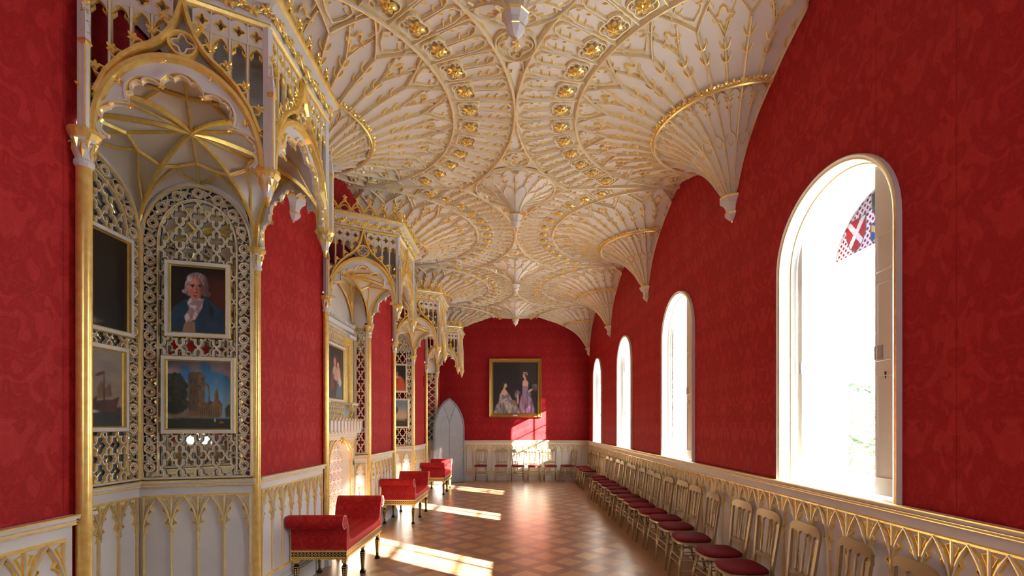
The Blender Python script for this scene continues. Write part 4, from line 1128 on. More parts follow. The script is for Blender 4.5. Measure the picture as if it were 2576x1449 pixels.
# tabernacle frame over the mantel
mb = MB(); fr.box(mb, -.70, .70, 1.765, 3.14, -.01, .0, 0); mb.build('overmantel_panel', WHITE, root)
mb = MB(); lattice(mb, fr, -.42, .42, 1.77, 2.04, .085, .15, lambda x, y: abs(x) < .40 and 1.78 < y < 2.03, d=.012, w=.008)
lattice(mb, fr, -.42, .42, 2.84, 3.1, .085, .15, lambda x, y: abs(x) < .40 and 2.84 < y < 3.08, d=.012, w=.008)
for s in (-1, 1):
    for x, w_ in ((.40, .012), (.44, .010), (.66, .016), (.62, .010)): fr.line(mb, [(s*x, 2.02), (s*x, 3.05)], w_, .03, 'gbar', d=.02)
    for k in range(14): leafblob(mb, fr.p(s*.575, 2.09+k*.065, .02), (1, 0, 0), (0, 0, 1), .022, 1)
    for k in range(11): rosette(mb, fr.p(s*.42, 2.06+k*.09, .03), (1, 0, 0), .016, 4, 1, 1)
    fr.box(mb, s*.55-.14, s*.55+.14, 2.0, 2.03, 0, .13, 0); fr.line(mb, [(s*.41, 2.03), (s*.69, 2.03)], .008, .01, 'gbar', d=.13)
    fr.line(mb, parch(.06, .10, 5, s*.51, 2.90), .008, .015, 'gbar', d=.015)
    fr.box(mb, s*.55-.14, s*.55+.14, 3.0, 3.04, 0, .10, 0)
mb.build('tabernacle_frame', [WHITE, GOLD], root)
mb = MB(); fr.box(mb, -.70, .70, 3.10, 3.16, 0, .06, 0)
for k in range(13): fr.line(mb, arc(-.66+k*.11, 3.185, .035, -.2, PI+.2, 8), .011, .014, 'bar', d=.05, mi=0)
mb.build('scroll_cresting', [WHITE, GOLD], root)
for s in (-1, 1):
    mb = MB(); b = fr.p(s*.55, 1.92, .07)
    for z, x, r in ((.06, 0, .045), (.0, .015, .04), (-.06, 0, .035), (-.11, -.01, .028)): leafblob(mb, b + V((x, 0, z)), (1, 0, 0), (0, 0, 1), r, 0); mb.ball(b + V((x-.02, 0, z)), r*.7, 0)
    for q in (-1, 1): mb.octa(b + V((.0, q*.045, .03)), (0, q*.03, .05), (.02, 0, 0), (0, .01, -.02))
    mb.build('gilded_bracket', GOLD2, root)
# fire tools leaning at the cheek
root = empty('fire_tongs', (XB+.21, c+.47, 0), 0, 'slim fire tongs with brass knob standing beside the fireplace opening', 'fire iron')
mb = MB(); mb.tube([(.02, 0, .0), (.01, 0, .5), (0, .005, .72)], .006); mb.tube([(.02, .05, 0), (.012, .03, .45), (0, .01, .70)], .006); mb.build('shaft', STEEL, root)
mb = MB(); mb.ball((0, .006, .75), .018, sz=1.5); mb.build('knob', GOLD, root)

# ---------------- far doorway in the fourth recess
c = BAYS[3]; root = empty('doorway', (XC-.45, c, 0), 0, 'white and gilt pointed doorway with an oval panel above, in the farthest recess', 'doorway')
fr = Frame((0, 0, 0), (0, 1, 0), (0, 0, 1), (1, 0, 0))
mb = MB(); fr.box(mb, -.66, .66, 0, 3.4, -.03, 0, 0)
for hw, w_, ml in ((.50, .03, 0), (.45, .014, 1), (.55, .014, 1)): fr.line(mb, [(-hw, 0)] + parch(hw, .9, 10, 0, 1.4) + [(hw, 0)], w_, .03, 'rib', mi=ml)
fr.line(mb, [(-.64, 2.34), (.64, 2.34)], .03, .04, 'rib'); fr.line(mb, [(-.64, 2.46), (.64, 2.46)], .02, .03, 'grib')
for k in range(11): leafblob(mb, fr.p(-.6+k*.12, 2.40, .02), (1, 0, 0), (0, 0, 1), .03, 1)
for s in (-1, 1):
    for x in (.60, .64): fr.line(mb, [(s*x, 0), (s*x, 3.2)], .012, .03, 'gbar')
    for k in range(20): leafblob(mb, fr.p(s*.62, 1.3+k*.09, .03), (1, 0, 0), (0, 0, 1), .02, 1)
mb.build('door_surround', [WHITE, GOLD], root)
mb = MB(); fr.poly(mb, arc(0, 2.85, .26, 0, 2*PI, 28, .33)[:-1], .02); mb.build('oval_panel', mat('dark_oval_canvas', (.05, .05, .055), .5), root)
mb = MB(); fr.line(mb, arc(0, 2.85, .29, 0, 2*PI, 28, .36)[:-1], .035, .035, 'rib', True)
for k in range(22): t = 2*PI*k/22; rosette(mb, fr.p(.33*math.cos(t), 2.85+.40*math.sin(t), .03), (1, 0, 0), .025, 5, 1, 1)
mb.build('oval_frame', [WHITE, GOLD], root)

# ---------------- the open grey door standing out from it
hx, hy, ex, ey = -2.34, 13.72, -1.545, 14.52
u = V((ex-hx, ey-hy, 0)); DW = u.length; root = empty('door_1', (hx, hy, 0), math.atan2(u.y, u.x), kind='structure')
fr = Frame((0, 0, 0), (1, 0, 0), (0, 0, 1), (0, -1, 0)); hw = DW/2
out = [(0, .02)] + [(hw - (hw)*math.cos(PI*k/24), 1.60 + .90*(math.sin(PI*k/24)**1.0)*(1 if True else 0)) for k in range(0, 1)] + parch(hw, .92, 14, hw, 1.58) + [(DW, .02)]
mb = MB(); fr.plate(mb, out, -.02, .02); mb.build('door_leaf', GREYDOOR, root)
mb = MB(); g = .05
ins = [(g, .05)] + parch(hw-g, .92-g, 14, hw, 1.58) + [(DW-g, .05)]
fr.line(mb, ins, .014, .012, 'rib', d=.02, mi=0); fr.line(mb, [(0.02, .05)] + parch(hw-.02, .90, 14, hw, 1.58) + [(DW-.02, .05)], .016, .014, 'rib', d=.02, mi=0)
fr.line(mb, [(hw, .18), (hw, 1.75)], .012, .012, 'rib', d=.02)
for s in (-1, 1):
    R = hw-g; fr.line(mb, [(hw, 1.70), (hw+s*.03, 1.85), (hw+s*.09, 2.02), (hw+s*.17, 2.17), (hw+s*.26, 2.29)], .012, .012, 'rib', d=.02)
fr.box(mb, 0, DW, .02, .18, .02, .03); mb.build('door_moulding', [GREYDOOR, GREYDOOR], root)
mb = MB(); mb.ball(fr.p(DW-.14, 1.02, .06), .028); mb.tube([fr.p(DW-.14, 1.02, .02), fr.p(DW-.14, 1.02, .06)], .01); mb.build('door_handle', GOLD, root)

# ================================================================ PICTURES
def canvas(name, parent, fr, x0, x1, y0, y1, d, fn, nx, ny):
    me = bpy.data.meshes.new(name); vs = []; cols = []
    for j in range(ny+1):
        for i in range(nx+1):
            u, v = i/nx, j/ny; vs.append(tuple(fr.p(x0 + (x1-x0)*u, y0 + (y1-y0)*v, d)))
    fs = [(j*(nx+1)+i, j*(nx+1)+i+1, (j+1)*(nx+1)+i+1, (j+1)*(nx+1)+i) for j in range(ny) for i in range(nx)]
    me.from_pydata(vs, [], fs); ca = me.color_attributes.new('paint', 'FLOAT_COLOR', 'POINT'); dat = []
    for j in range(ny+1):
        for i in range(nx+1): dat += [*(max(0, min(1, q))**2.2 for q in fn(i/nx, j/ny)), 1]
    ca.data.foreach_set('color', dat); me.materials.append(OIL); return link(bpy.data.objects.new(name, me), parent)
OIL = mat('oil_paint', (.5, .5, .5), .38); _a = N(OIL, 'ShaderNodeVertexColor'); _a.layer_name = 'paint'; L(OIL, _a.outputs[0], bsdf(OIL).inputs['Base Color'])
rnd = random.Random(3)
_G = [[rnd.random() for _ in range(64)] for _ in range(64)]
def vn(x, y):
    xi, yi = math.floor(x), math.floor(y); fx, fy = x-xi, y-yi; fx = fx*fx*(3-2*fx); fy = fy*fy*(3-2*fy); g = lambda a, b: _G[a % 64][b % 64]
    return (g(xi, yi)*(1-fx) + g(xi+1, yi)*fx)*(1-fy) + (g(xi, yi+1)*(1-fx) + g(xi+1, yi+1)*fx)*fy
def fbm(x, y): return vn(x, y)*.5 + vn(x*2.1+5, y*2.1)*.28 + vn(x*4.3, y*4.3+9)*.15 + vn(x*9, y*9)*.07
def mx(a, b, t): t = max(0, min(1, t)); return tuple(p + (q-p)*t for p, q in zip(a, b))
def ss(e0, e1, x): t = max(0, min(1, (x-e0)/(e1-e0))); return t*t*(3-2*t)
def ell(u, v, cx, cy, rx, ry, rot=0, soft=.12):
    dx, dy = u-cx, v-cy
    if rot: c_, s_ = math.cos(rot), math.sin(rot); dx, dy = dx*c_ + dy*s_, -dx*s_ + dy*c_
    return 1 - ss(1-soft, 1+soft, math.hypot(dx/rx, dy/ry))
def inpoly(u, v, P_):
    ins_ = False; n = len(P_); dm = 9
    for i in range(n):
        x0, y0 = P_[i]; x1, y1 = P_[(i+1) % n]
        if (y0 > v) != (y1 > v) and u < (x1-x0)*(v-y0)/(y1-y0) + x0: ins_ = not ins_
        dx, dy = x1-x0, y1-y0; t = max(0, min(1, ((u-x0)*dx + (v-y0)*dy)/(dx*dx+dy*dy+1e-9))); dm = min(dm, math.hypot(u-x0-dx*t, v-y0-dy*t))
    sd_ = dm if ins_ else -dm
    return sd_
def ply(u, v, P_, soft=.008): return ss(-soft, soft, inpoly(u, v, P_))
def p_man(u, v):
    c = mx((.13, .05, .04), (.36, .14, .09), ss(.2, 1, u*.9 + .2*fbm(u*3, v*3)) * ss(0, .5, v)); c = mx(c, (.07, .03, .03), ss(.75, 1.0, v)*.7 + (1-u)*.35)
    coat = (.09, .18, .26); k = ply(u, v, [(-.1, -.1), (-.02, .28), (.10, .42), (.30, .52), (.62, .56), (.80, .44), (.96, .34), (1.1, .2), (1.1, -.1)], .012)
    c = mx(c, mx(coat, (.13, .27, .37), fbm(u*7, v*9)*1.2-.2), k)
    c = mx(c, (.05, .08, .12), ply(u, v, [(.66, .50), (.78, .36), (.74, .18), (.70, .36)], .02)*.8)
    c = mx(c, (.62, .46, .36), ply(u, v, [(.20, -.02), (.24, .12), (.30, .2), (.44, .17), (.45, -.02)], .012)*(.75+.3*fbm(u*12, v*12)))
    c = mx(c, mx((.88, .78, .78), (.60, .48, .50), ss(.35, .65, fbm(u*16, v*13))), ply(u, v, [(.30, .46), (.36, .54), (.60, .52), (.56, .38), (.44, .20), (.27, .16), (.25, .25), (.33, .36)], .015))
    hair = mx((.85, .76, .77), (.48, .40, .42), ss(.3, .7, fbm(u*14, v*9)))
    c = mx(c, mx(hair, (.38, .28, .28), ss(.5, .66, u)), max(ell(u, v, .475, .80, .185, .115), ell(u, v, .33, .68, .075, .13), ell(u, v, .27, .62, .06, .035), ell(u, v, .61, .70, .07, .14), ell(u, v, .665, .60, .06, .045)))
    f = ell(u, v, .455, .665, .125, .165, -.1, .06); sk = mx((.80, .50, .42), (.45, .20, .16), ss(.44, .60, u + .12*(v-.65)))
    sk = mx(sk, (.86, .58, .50), ell(u, v, .42, .76, .09, .06, 0, .6)*.6); sk = mx(sk, (.75, .32, .28), ell(u, v, .385, .61, .05, .04, 0, .7)*.5)
    c = mx(c, sk, f)
    for ex in (.395, .525):
        c = mx(c, (.28, .12, .10), ell(u, v, ex, .720, .045, .010, .1 if ex < .45 else -.1, .5)); c = mx(c, (.75, .62, .58), ell(u, v, ex, .692, .028, .011, 0, .4)); c = mx(c, (.06, .03, .03), ell(u, v, ex+.004, .693, .012, .011, 0, .4)); c = mx(c, (.2, .09, .08), ell(u, v, ex, .704, .032, .005, 0, .4))
    c = mx(c, (.50, .24, .19), ell(u, v, .468, .65, .016, .055, .05, .6)*.7); c = mx(c, (.38, .15, .12), ell(u, v, .450, .608, .035, .010, 0, .5)*.8); c = mx(c, (.9, .62, .54), ell(u, v, .44, .635, .012, .03, 0, .6)*.6)
    c = mx(c, (.45, .12, .11), ell(u, v, .445, .562, .045, .009, 0, .4)); c = mx(c, (.62, .26, .22), ell(u, v, .445, .550, .032, .010, 0, .5)*.7); c = mx(c, (.45, .2, .16), ell(u, v, .45, .53, .03, .008, 0, .6)*.5)
    for y in (.08, .20, .31): c = mx(c, (.20, .14, .14), ell(u, v, .16+.0*y, y, .022, .018, 0, .4)*.7)
    return c
def p_ruin(u, v):
    sky = mx((.50, .66, .78), (.16, .42, .62), ss(.3, .95, v)); cl = ss(.46, .62, fbm(u*3.2+1, v*4+2) + .22*ss(.72, 1, v) - .05)
    c = mx(sky, mx((.52, .42, .44), (.80, .62, .58), fbm(u*6, v*8)), cl*.95*ss(.35, .6, v)); c = mx(c, (.22, .22, .27), ss(.80, 1, v)*(1-u*.55)*.95)
    st = mx((.42, .32, .19), (.20, .14, .09), ss(.35, .65, fbm(u*18, v*22)))
    st = mx(st, (.56, .44, .27), ss(.3, .6, fbm(u*5+3, v*3))*.5)
    c = mx(c, mx(st, (.28, .2, .13), .6), ply(u, v, [(.33, .2), (.33, .80), (.36, .83), (.50, .835), (.50, .2)]))
    c = mx(c, st, ply(u, v, [(.48, .2), (.49, .835), (.55, .83), (.585, .76), (.57, .70), (.64, .66), (.66, .58), (.66, .42), (.73, .40), (.74, .56), (.76, .57), (.775, .62), (.79, .57), (.80, .44), (.86, .36), (.85, .2)]))
    skyh = mx((.50, .66, .78), (.22, .46, .64), .5)
    c = mx(c, skyh, ply(u, v, [(.585, .40), (.585, .62), (.605, .655), (.625, .63), (.645, .56), (.645, .40)]))
    c = mx(c, mx(st, (.5, .38, .22), .5), ply(u, v, [(.49, .16), (.49, .35), (.68, .37), (.83, .34), (.83, .17)]))
    for q in range(9): x = .51+q*.035; c = mx(c, (.15, .10, .06), ply(u, v, [(x-.006, .2), (x-.006, .32), (x, .335), (x+.006, .32), (x+.006, .2)])*.7)
    for x, y in ((.38, .70), (.43, .70), (.38, .55), (.43, .55), (.41, .4)): c = mx(c, (.12, .09, .06), ell(u, v, x, y, .012, .035, 0, .3)*.75)
    c = mx(c, (.46, .34, .22), ply(u, v, [(.0, .18), (.05, .24), (.14, .26), (.22, .24), (.30, .28), (.47, .27), (.50, .17), (.2, .14)], .02)*(.6+.5*fbm(u*10, v*12)))
    tr = ell(u + .10*(fbm(u*9, v*9)-.5), v + .16*(fbm(u*8+4, v*8)-.5), .09, .56, .22, .25, 0, .08); tr = max(tr, ell(u + .06*fbm(u*12, v*9), v, .12, .36, .24, .14, 0, .12))
    c = mx(c, mx((.06, .07, .03), (.20, .19, .08), ss(.4, .7, fbm(u*20, v*22))), tr)
    c = mx(c, (.26, .20, .12), ply(u, v, [(.91, .18), (.90, .30), (.94, .36), (1.01, .38), (1.01, .18)])*(.7+.3*fbm(u*20, v*20)))
    c = mx(c, mx((.05, .08, .04), (.14, .17, .07), fbm(u*5, v*14)), 1 - ss(.15, .19, v + .02*fbm(u*9, 2)))
    c = mx(c, (.72, .70, .62), ell(u, v, .742, .135, .014, .032, 0, .3)); c = mx(c, (.45, .3, .2), ell(u, v, .742, .178, .009, .011, 0, .3)); c = mx(c, (.62, .20, .14), ell(u, v, .83, .105, .028, .022, .5, .3)); c = mx(c, (.66, .5, .4), ell(u, v, .86, .10, .02, .012, 0, .4))
    return c
def p_dark(u, v):
    c = mx((.14, .11, .05), (.045, .035, .03), ss(.2, 1.0, math.hypot(u-.55, v-.75))); c = mx(c, mx((.75, .66, .48), (.30, .24, .15), fbm(u*9, v*9)), ply(u, v, [(.10, 0), (.2, .22), (.32, .36), (.44, .28), (.5, .12), (.72, .06), (.60, 0)], .03)*.9)
    c = mx(c, (.62, .42, .30), ell(u, v, .34, .62, .11, .10)); c = mx(c, (.10, .06, .04), ell(u, v, .34, .71, .13, .07)); return c
def p_ship(u, v):
    c = mx((.55, .46, .36), (.40, .42, .48), ss(.3, .9, v)); c = mx(c, mx((.72, .62, .48), (.34, .32, .34), fbm(u*3, v*7)), .7); c = mx(c, mx((.13, .14, .16), (.26, .24, .22), fbm(u*5, v*22)), 1-ss(.24, .28, v))
    for cx, s in ((.80, 1.0), (.36, 1.2), (.60, .6)):
        h = mx((.18, .09, .06), (.42, .22, .12), fbm(u*14, v*14)); c = mx(c, h, ply(u, v, [(cx-.14*s, .22), (cx+.10*s, .19), (cx+.15*s, .40), (cx+.07*s, .36), (cx-.16*s, .33)], .008))
        c = mx(c, mx((.34, .22, .16), (.56, .42, .30), fbm(u*9, v*6)), ply(u, v, [(cx-.10*s, .36), (cx+.06*s, .40), (cx+.04*s, .58), (cx-.02*s, .50), (cx-.06*s, .60), (cx-.12*s, .50)], .01))
        c = mx(c, (.2, .14, .1), ply(u, v, [(cx-.045*s, .3), (cx-.025*s, .3), (cx-.03*s, .72), (cx-.04*s, .72)], .004)); c = mx(c, (.36, .16, .12), ell(u, v, cx-.08*s, .68, .06*s, .02, .5, .3))
    c = mx(c, (.78, .74, .66), ell(u, v, .62, .20, .08, .02, 0, .6)); return c
def p_mother(u, v):
    c = mx((.07, .07, .09), (.16, .13, .12), fbm(u*3, v*4)); c = mx(c, (.35, .18, .10), ell(u, v, .50, .74, .10, .10)); c = mx(c, (.75, .52, .42), ell(u, v, .47, .71, .07, .08))
    c = mx(c, (.72, .60, .52), ply(u, v, [(.30, .40), (.36, .58), (.46, .66), (.62, .60), (.72, .44), (.60, .34)], .02)); c = mx(c, (.45, .08, .08), ply(u, v, [(.20, .15), (.25, .45), (.40, .48), (.46, .2)], .02)); c = mx(c, (.82, .62, .54), ell(u, v, .72, .48, .10, .16, .2)); c = mx(c, (.78, .58, .50), ell(u, v, .78, .30, .06, .16, -.2)); c = mx(c, (.8, .58, .46), ell(u, v, .66, .66, .065, .06))
    c = mx(c, (.24, .38, .50), ply(u, v, [(.50, .02), (.62, .28), (.86, .24), (.95, .02)], .02)*.9); return mx(c, (.80, .78, .76), ply(u, v, [(.60, .30), (.72, .42), (.9, .38), (.88, .28)], .02)*.7)
def p_red(u, v):
    c = mx((.10, .08, .07), (.26, .20, .15), ss(.3, .9, fbm(u*3, v*3))); c = mx(c, mx((.74, .24, .10), (.90, .42, .22), fbm(u*8, v*8)), max(ell(u, v, .62, .20, .36, .40), ply(u, v, [(.2, 0), (.3, .4), (.5, .52), (.75, .5), (.95, .3), (1, 0)], .03)))
    c = mx(c, (.68, .48, .36), ell(u, v, .56, .68, .10, .13)); c = mx(c, (.20, .12, .08), max(ell(u, v, .56, .80, .13, .07), ell(u, v, .67, .70, .05, .12))); return mx(c, (.8, .72, .6), ell(u, v, .57, .53, .10, .04))
def p_land(u, v):
    c = mx((.78, .66, .55), (.40, .52, .62), ss(.4, .95, v)); c = mx(c, (.80, .74, .68), ss(.5, .65, fbm(u*4, v*6))*.7); c = mx(c, mx((.16, .20, .10), (.30, .30, .16), fbm(u*8, v*10)), ell(u + .08*fbm(u*9, v*9), v, .45, .62, .17, .18, 0, .2)); c = mx(c, (.16, .10, .06), ply(u, v, [(.42, .3), (.43, .55), (.46, .55), (.46, .3)]))
    c = mx(c, mx((.36, .26, .14), (.22, .22, .10), fbm(u*6, v*14)), 1-ss(.28, .36, v + .06*fbm(u*5, 1))); c = mx(c, (.60, .52, .38), ply(u, v, [(.3, .24), (.9, .22), (.9, .28), (.3, .3)], .01)); return c
def p_ladies(u, v):
    c = mx((.12, .105, .10), (.17, .16, .16), ss(.56, .62, u)*ss(.45, .7, v)); c = mx(c, (.09, .08, .08), ss(.3, .0, v)*.6)
    # standing lady, right
    c = mx(c, mx((.36, .26, .36), (.66, .50, .58), ss(.3, .7, fbm(u*26, v*3))), ply(u, v, [(.60, .02), (.58, .18), (.62, .33), (.67, .42), (.76, .42), (.86, .30), (.92, .10), (.92, 0)], .02))
    c = mx(c, (.56, .44, .52), ply(u, v, [(.66, .38), (.645, .55), (.70, .58), (.79, .56), (.78, .46), (.74, .38)], .01)); c = mx(c, (.10, .08, .09), ply(u, v, [(.60, .42), (.62, .57), (.68, .62), (.65, .5), (.65, .40)], .012)); c = mx(c, (.11, .09, .10), ply(u, v, [(.78, .44), (.80, .62), (.88, .55), (.92, .46), (.82, .40)], .012))
    c = mx(c, (.80, .62, .54), ply(u, v, [(.655, .54), (.66, .62), (.70, .66), (.75, .65), (.79, .60), (.78, .53)], .01)); c = mx(c, (.78, .58, .50), ell(u, v, .715, .69, .025, .05))
    c = mx(c, (.24, .14, .11), ell(u, v, .722, .765, .062, .062)); c = mx(c, (.78, .56, .48), ell(u, v, .692, .732, .030, .044, .15)); c = mx(c, (.75, .60, .60), max(ell(u, v, .71, .79, .045, .014, -.2), ell(u, v, .755, .775, .014, .035, .3))*.8)
    for e in (.68, .705): c = mx(c, (.2, .1, .08), ell(u, v, e, .742, .009, .005))
    c = mx(c, mx((.40, .36, .40), (.62, .58, .60), ss(.3, .7, fbm(u*16, v*16))), max(ply(u, v, [(.87, .47), (.86, .56), (.91, .58), (1.0, .57), (1.0, .45), (.95, .44)], .02), ply(u, v, [(.50, .30), (.48, .38), (.50, .45), (.56, .46), (.62, .42), (.58, .34)], .02))*(.35+.6*fbm(u*22, v*22)))
    c = mx(c, (.76, .58, .50), max(ply(u, v, [(.77, .42), (.80, .47), (.88, .49), (.88, .46), (.80, .40)], .008), ell(u, v, .555, .28, .022, .09))); c = mx(c, (.40, .44, .50), ply(u, v, [(.73, .36), (.75, .41), (.85, .40), (.84, .35), (.76, .32)], .006))
    # seated lady, left
    gown = mx((.36, .34, .38), (.72, .68, .62), ss(.2, .8, fbm(u*16, v*9+3)))
    c = mx(c, gown, ply(u, v, [(.02, 0), (.06, .14), (.14, .24), (.17, .36), (.36, .40), (.44, .26), (.52, .18), (.62, .08), (.66, 0)], .015)); c = mx(c, (.66, .62, .56), ply(u, v, [(.15, .24), (.16, .38), (.20, .43), (.24, .42), (.22, .28)], .012))
    c = mx(c, (.45, .42, .50), ply(u, v, [(.20, .30), (.22, .42), (.32, .42), (.38, .30), (.30, .24)], .012)); c = mx(c, (.78, .60, .52), max(ply(u, v, [(.20, .38), (.20, .44), (.25, .50), (.30, .46), (.34, .40), (.28, .35)], .01), ell(u, v, .262, .49, .022, .05), ell(u, v, .25, .26, .09, .02, .5)))
    c = mx(c, (.26, .17, .12), ell(u, v, .262, .572, .052, .05)); c = mx(c, (.80, .60, .52), ell(u, v, .288, .545, .030, .040)); c = mx(c, (.78, .56, .48), ell(u, v, .318, .54, .010, .012)); c = mx(c, (.2, .1, .08), ell(u, v, .30, .556, .010, .005))
    c = mx(c, (.52, .40, .30), ply(u, v, [(.42, .20), (.44, .28), (.50, .26), (.56, .16), (.48, .15)], .01)); return c
def picture(label, parent_loc, rz, w_, h_, z0, fn, nx, ny, fw=.045, fmats=(WHITE, GOLD), group=None, ornate=False, name='framed_picture'):
    """local: x along the wall, -y toward the viewer"""
    root = empty(name, parent_loc, rz, label, 'painting', group); fr = Frame((0, 0, 0), (1, 0, 0), (0, 0, 1), (0, -1, 0)); x0, x1, y0, y1 = -w_/2, w_/2, z0, z0+h_
    canvas('canvas', root, fr, x0+fw*.8, x1-fw*.8, y0+fw*.8, y1-fw*.8, .012, fn, nx, ny)
    mb = MB()
    prf = [(0, 0, 1), (0, .030, 1), (.12, .036, 0), (.68, .034, 1), (.78, .040, 1), (.88, .022, 1), (1, .012, 1)] if not ornate else [(0, 0, 1), (0, .05, 1), (.12, .075, 1), (.28, .06, 1), (.5, .048, 1), (.75, .035, 1), (.85, .045, 1), (1, .012, 1)]
    def ringp(g): return [(x0+g, y0+g), (x1-g, y0+g), (x1-g, y1-g), (x0+g, y1-g)]
    for (a, d0, m_), (b, d1, _) in zip(prf, prf[1:]):
        A_, B_ = ringp(a*fw), ringp(b*fw)
        for i in range(4): j = (i+1) % 4; mb.quad(fr.p(*A_[i], d0), fr.p(*A_[j], d0), fr.p(*B_[j], d1), fr.p(*B_[i], d1), m_)
    fr.box(mb, x0, x1, y0, y1, -.004, .002, 1)
    if ornate:
        for g, st, r, dz in ((fw*.14, .034, .016, .070), (fw*.48, .055, .026, .046), (fw*.84, .028, .012, .040)):
            R_ = ringp(g)
            for i in range(4):
                a, b = V((*R_[i], 0)), V((*R_[(i+1) % 4], 0)); k = int((b-a).length/st)
                for q in range(k): t = a + (b-a)*((q+.5)/k); rosette(mb, fr.p(t.x, t.y, dz), fr.n, r, 4, 1, 1, q)
    mb.build('picture_frame', list(fmats), root)
    if ornate:
        mb = MB(); fr.box(mb, -.07, .07, y0+fw*.35, y0+fw*.62, .06, .068); mb.build('name_plate', WHITE, root)
    return root
# first recess, return wall: from inner column to right column
c = BAYS[0]; a = V((XC-.85, c+.60, 0)); b = V((XC, c+RH, 0)); u = (b-a).normalized(); rz = math.atan2(u.y, u.x)
nrm = V((u.y, -u.x, 0))
def on_return(s): q = a + u*s + nrm*.045; return (q.x, q.y, 0)
picture('portrait of a man in a powdered wig and dark blue coat, upper picture', on_return(.455), rz, .49, .64, 2.445, p_man, 110, 140)
picture('painting of a ruined stone abbey under a blue sky, below the wigged man', on_return(.462), rz, .555, .655, 1.63, p_ruin, 130, 150)
picture('very dark portrait, upper picture beside the nearest gold column', (XC-.85+.045, c, 0), HP, .92, .79, 2.40, p_dark, 60, 50)
picture('sea painting with sailing ships, lower picture beside the nearest gold column', (XC-.85+.045, c, 0), HP, .82, .66, 1.65, p_ship, 110, 80)
c = BAYS[1]; picture('painting of a mother and child above the fireplace shelf in the second recess', (XB+.02, c, 0), HP, .70, .80, 2.03, p_mother, 60, 70)
c = BAYS[2]; a = V((XC-.85, c+.60, 0)); b = V((XC, c+RH, 0))
picture('portrait of a sitter in orange-red dress, upper picture in the third recess', on_return(.50), rz, .50, .64, 2.43, p_red, 60, 70)
picture('small landscape with a tree and pale sky, lower picture in the third recess', on_return(.51), rz, .56, .65, 1.64, p_land, 60, 60)
picture('large double portrait of two ladies in an ornate gilt frame on the red end wall', (-.01, YEND-.01, 0), 0, 1.62, 1.82, 1.945, p_ladies, 130, 150, fw=.13, fmats=(GOLD, mat('antique_gilt_frame', (.42, .25, .06), .38, .85)), ornate=True)
# red alarm sounder on the left wall
mb = MB(); mb.box(-WL, -WL+.05, 12.25, 12.36, 2.68, 2.95); tag(mb.build('alarm_sounder', mat('red_plastic', (.35, .02, .02), .4)), 'small dark red alarm box high on the left wall before the farthest canopy', 'alarm')

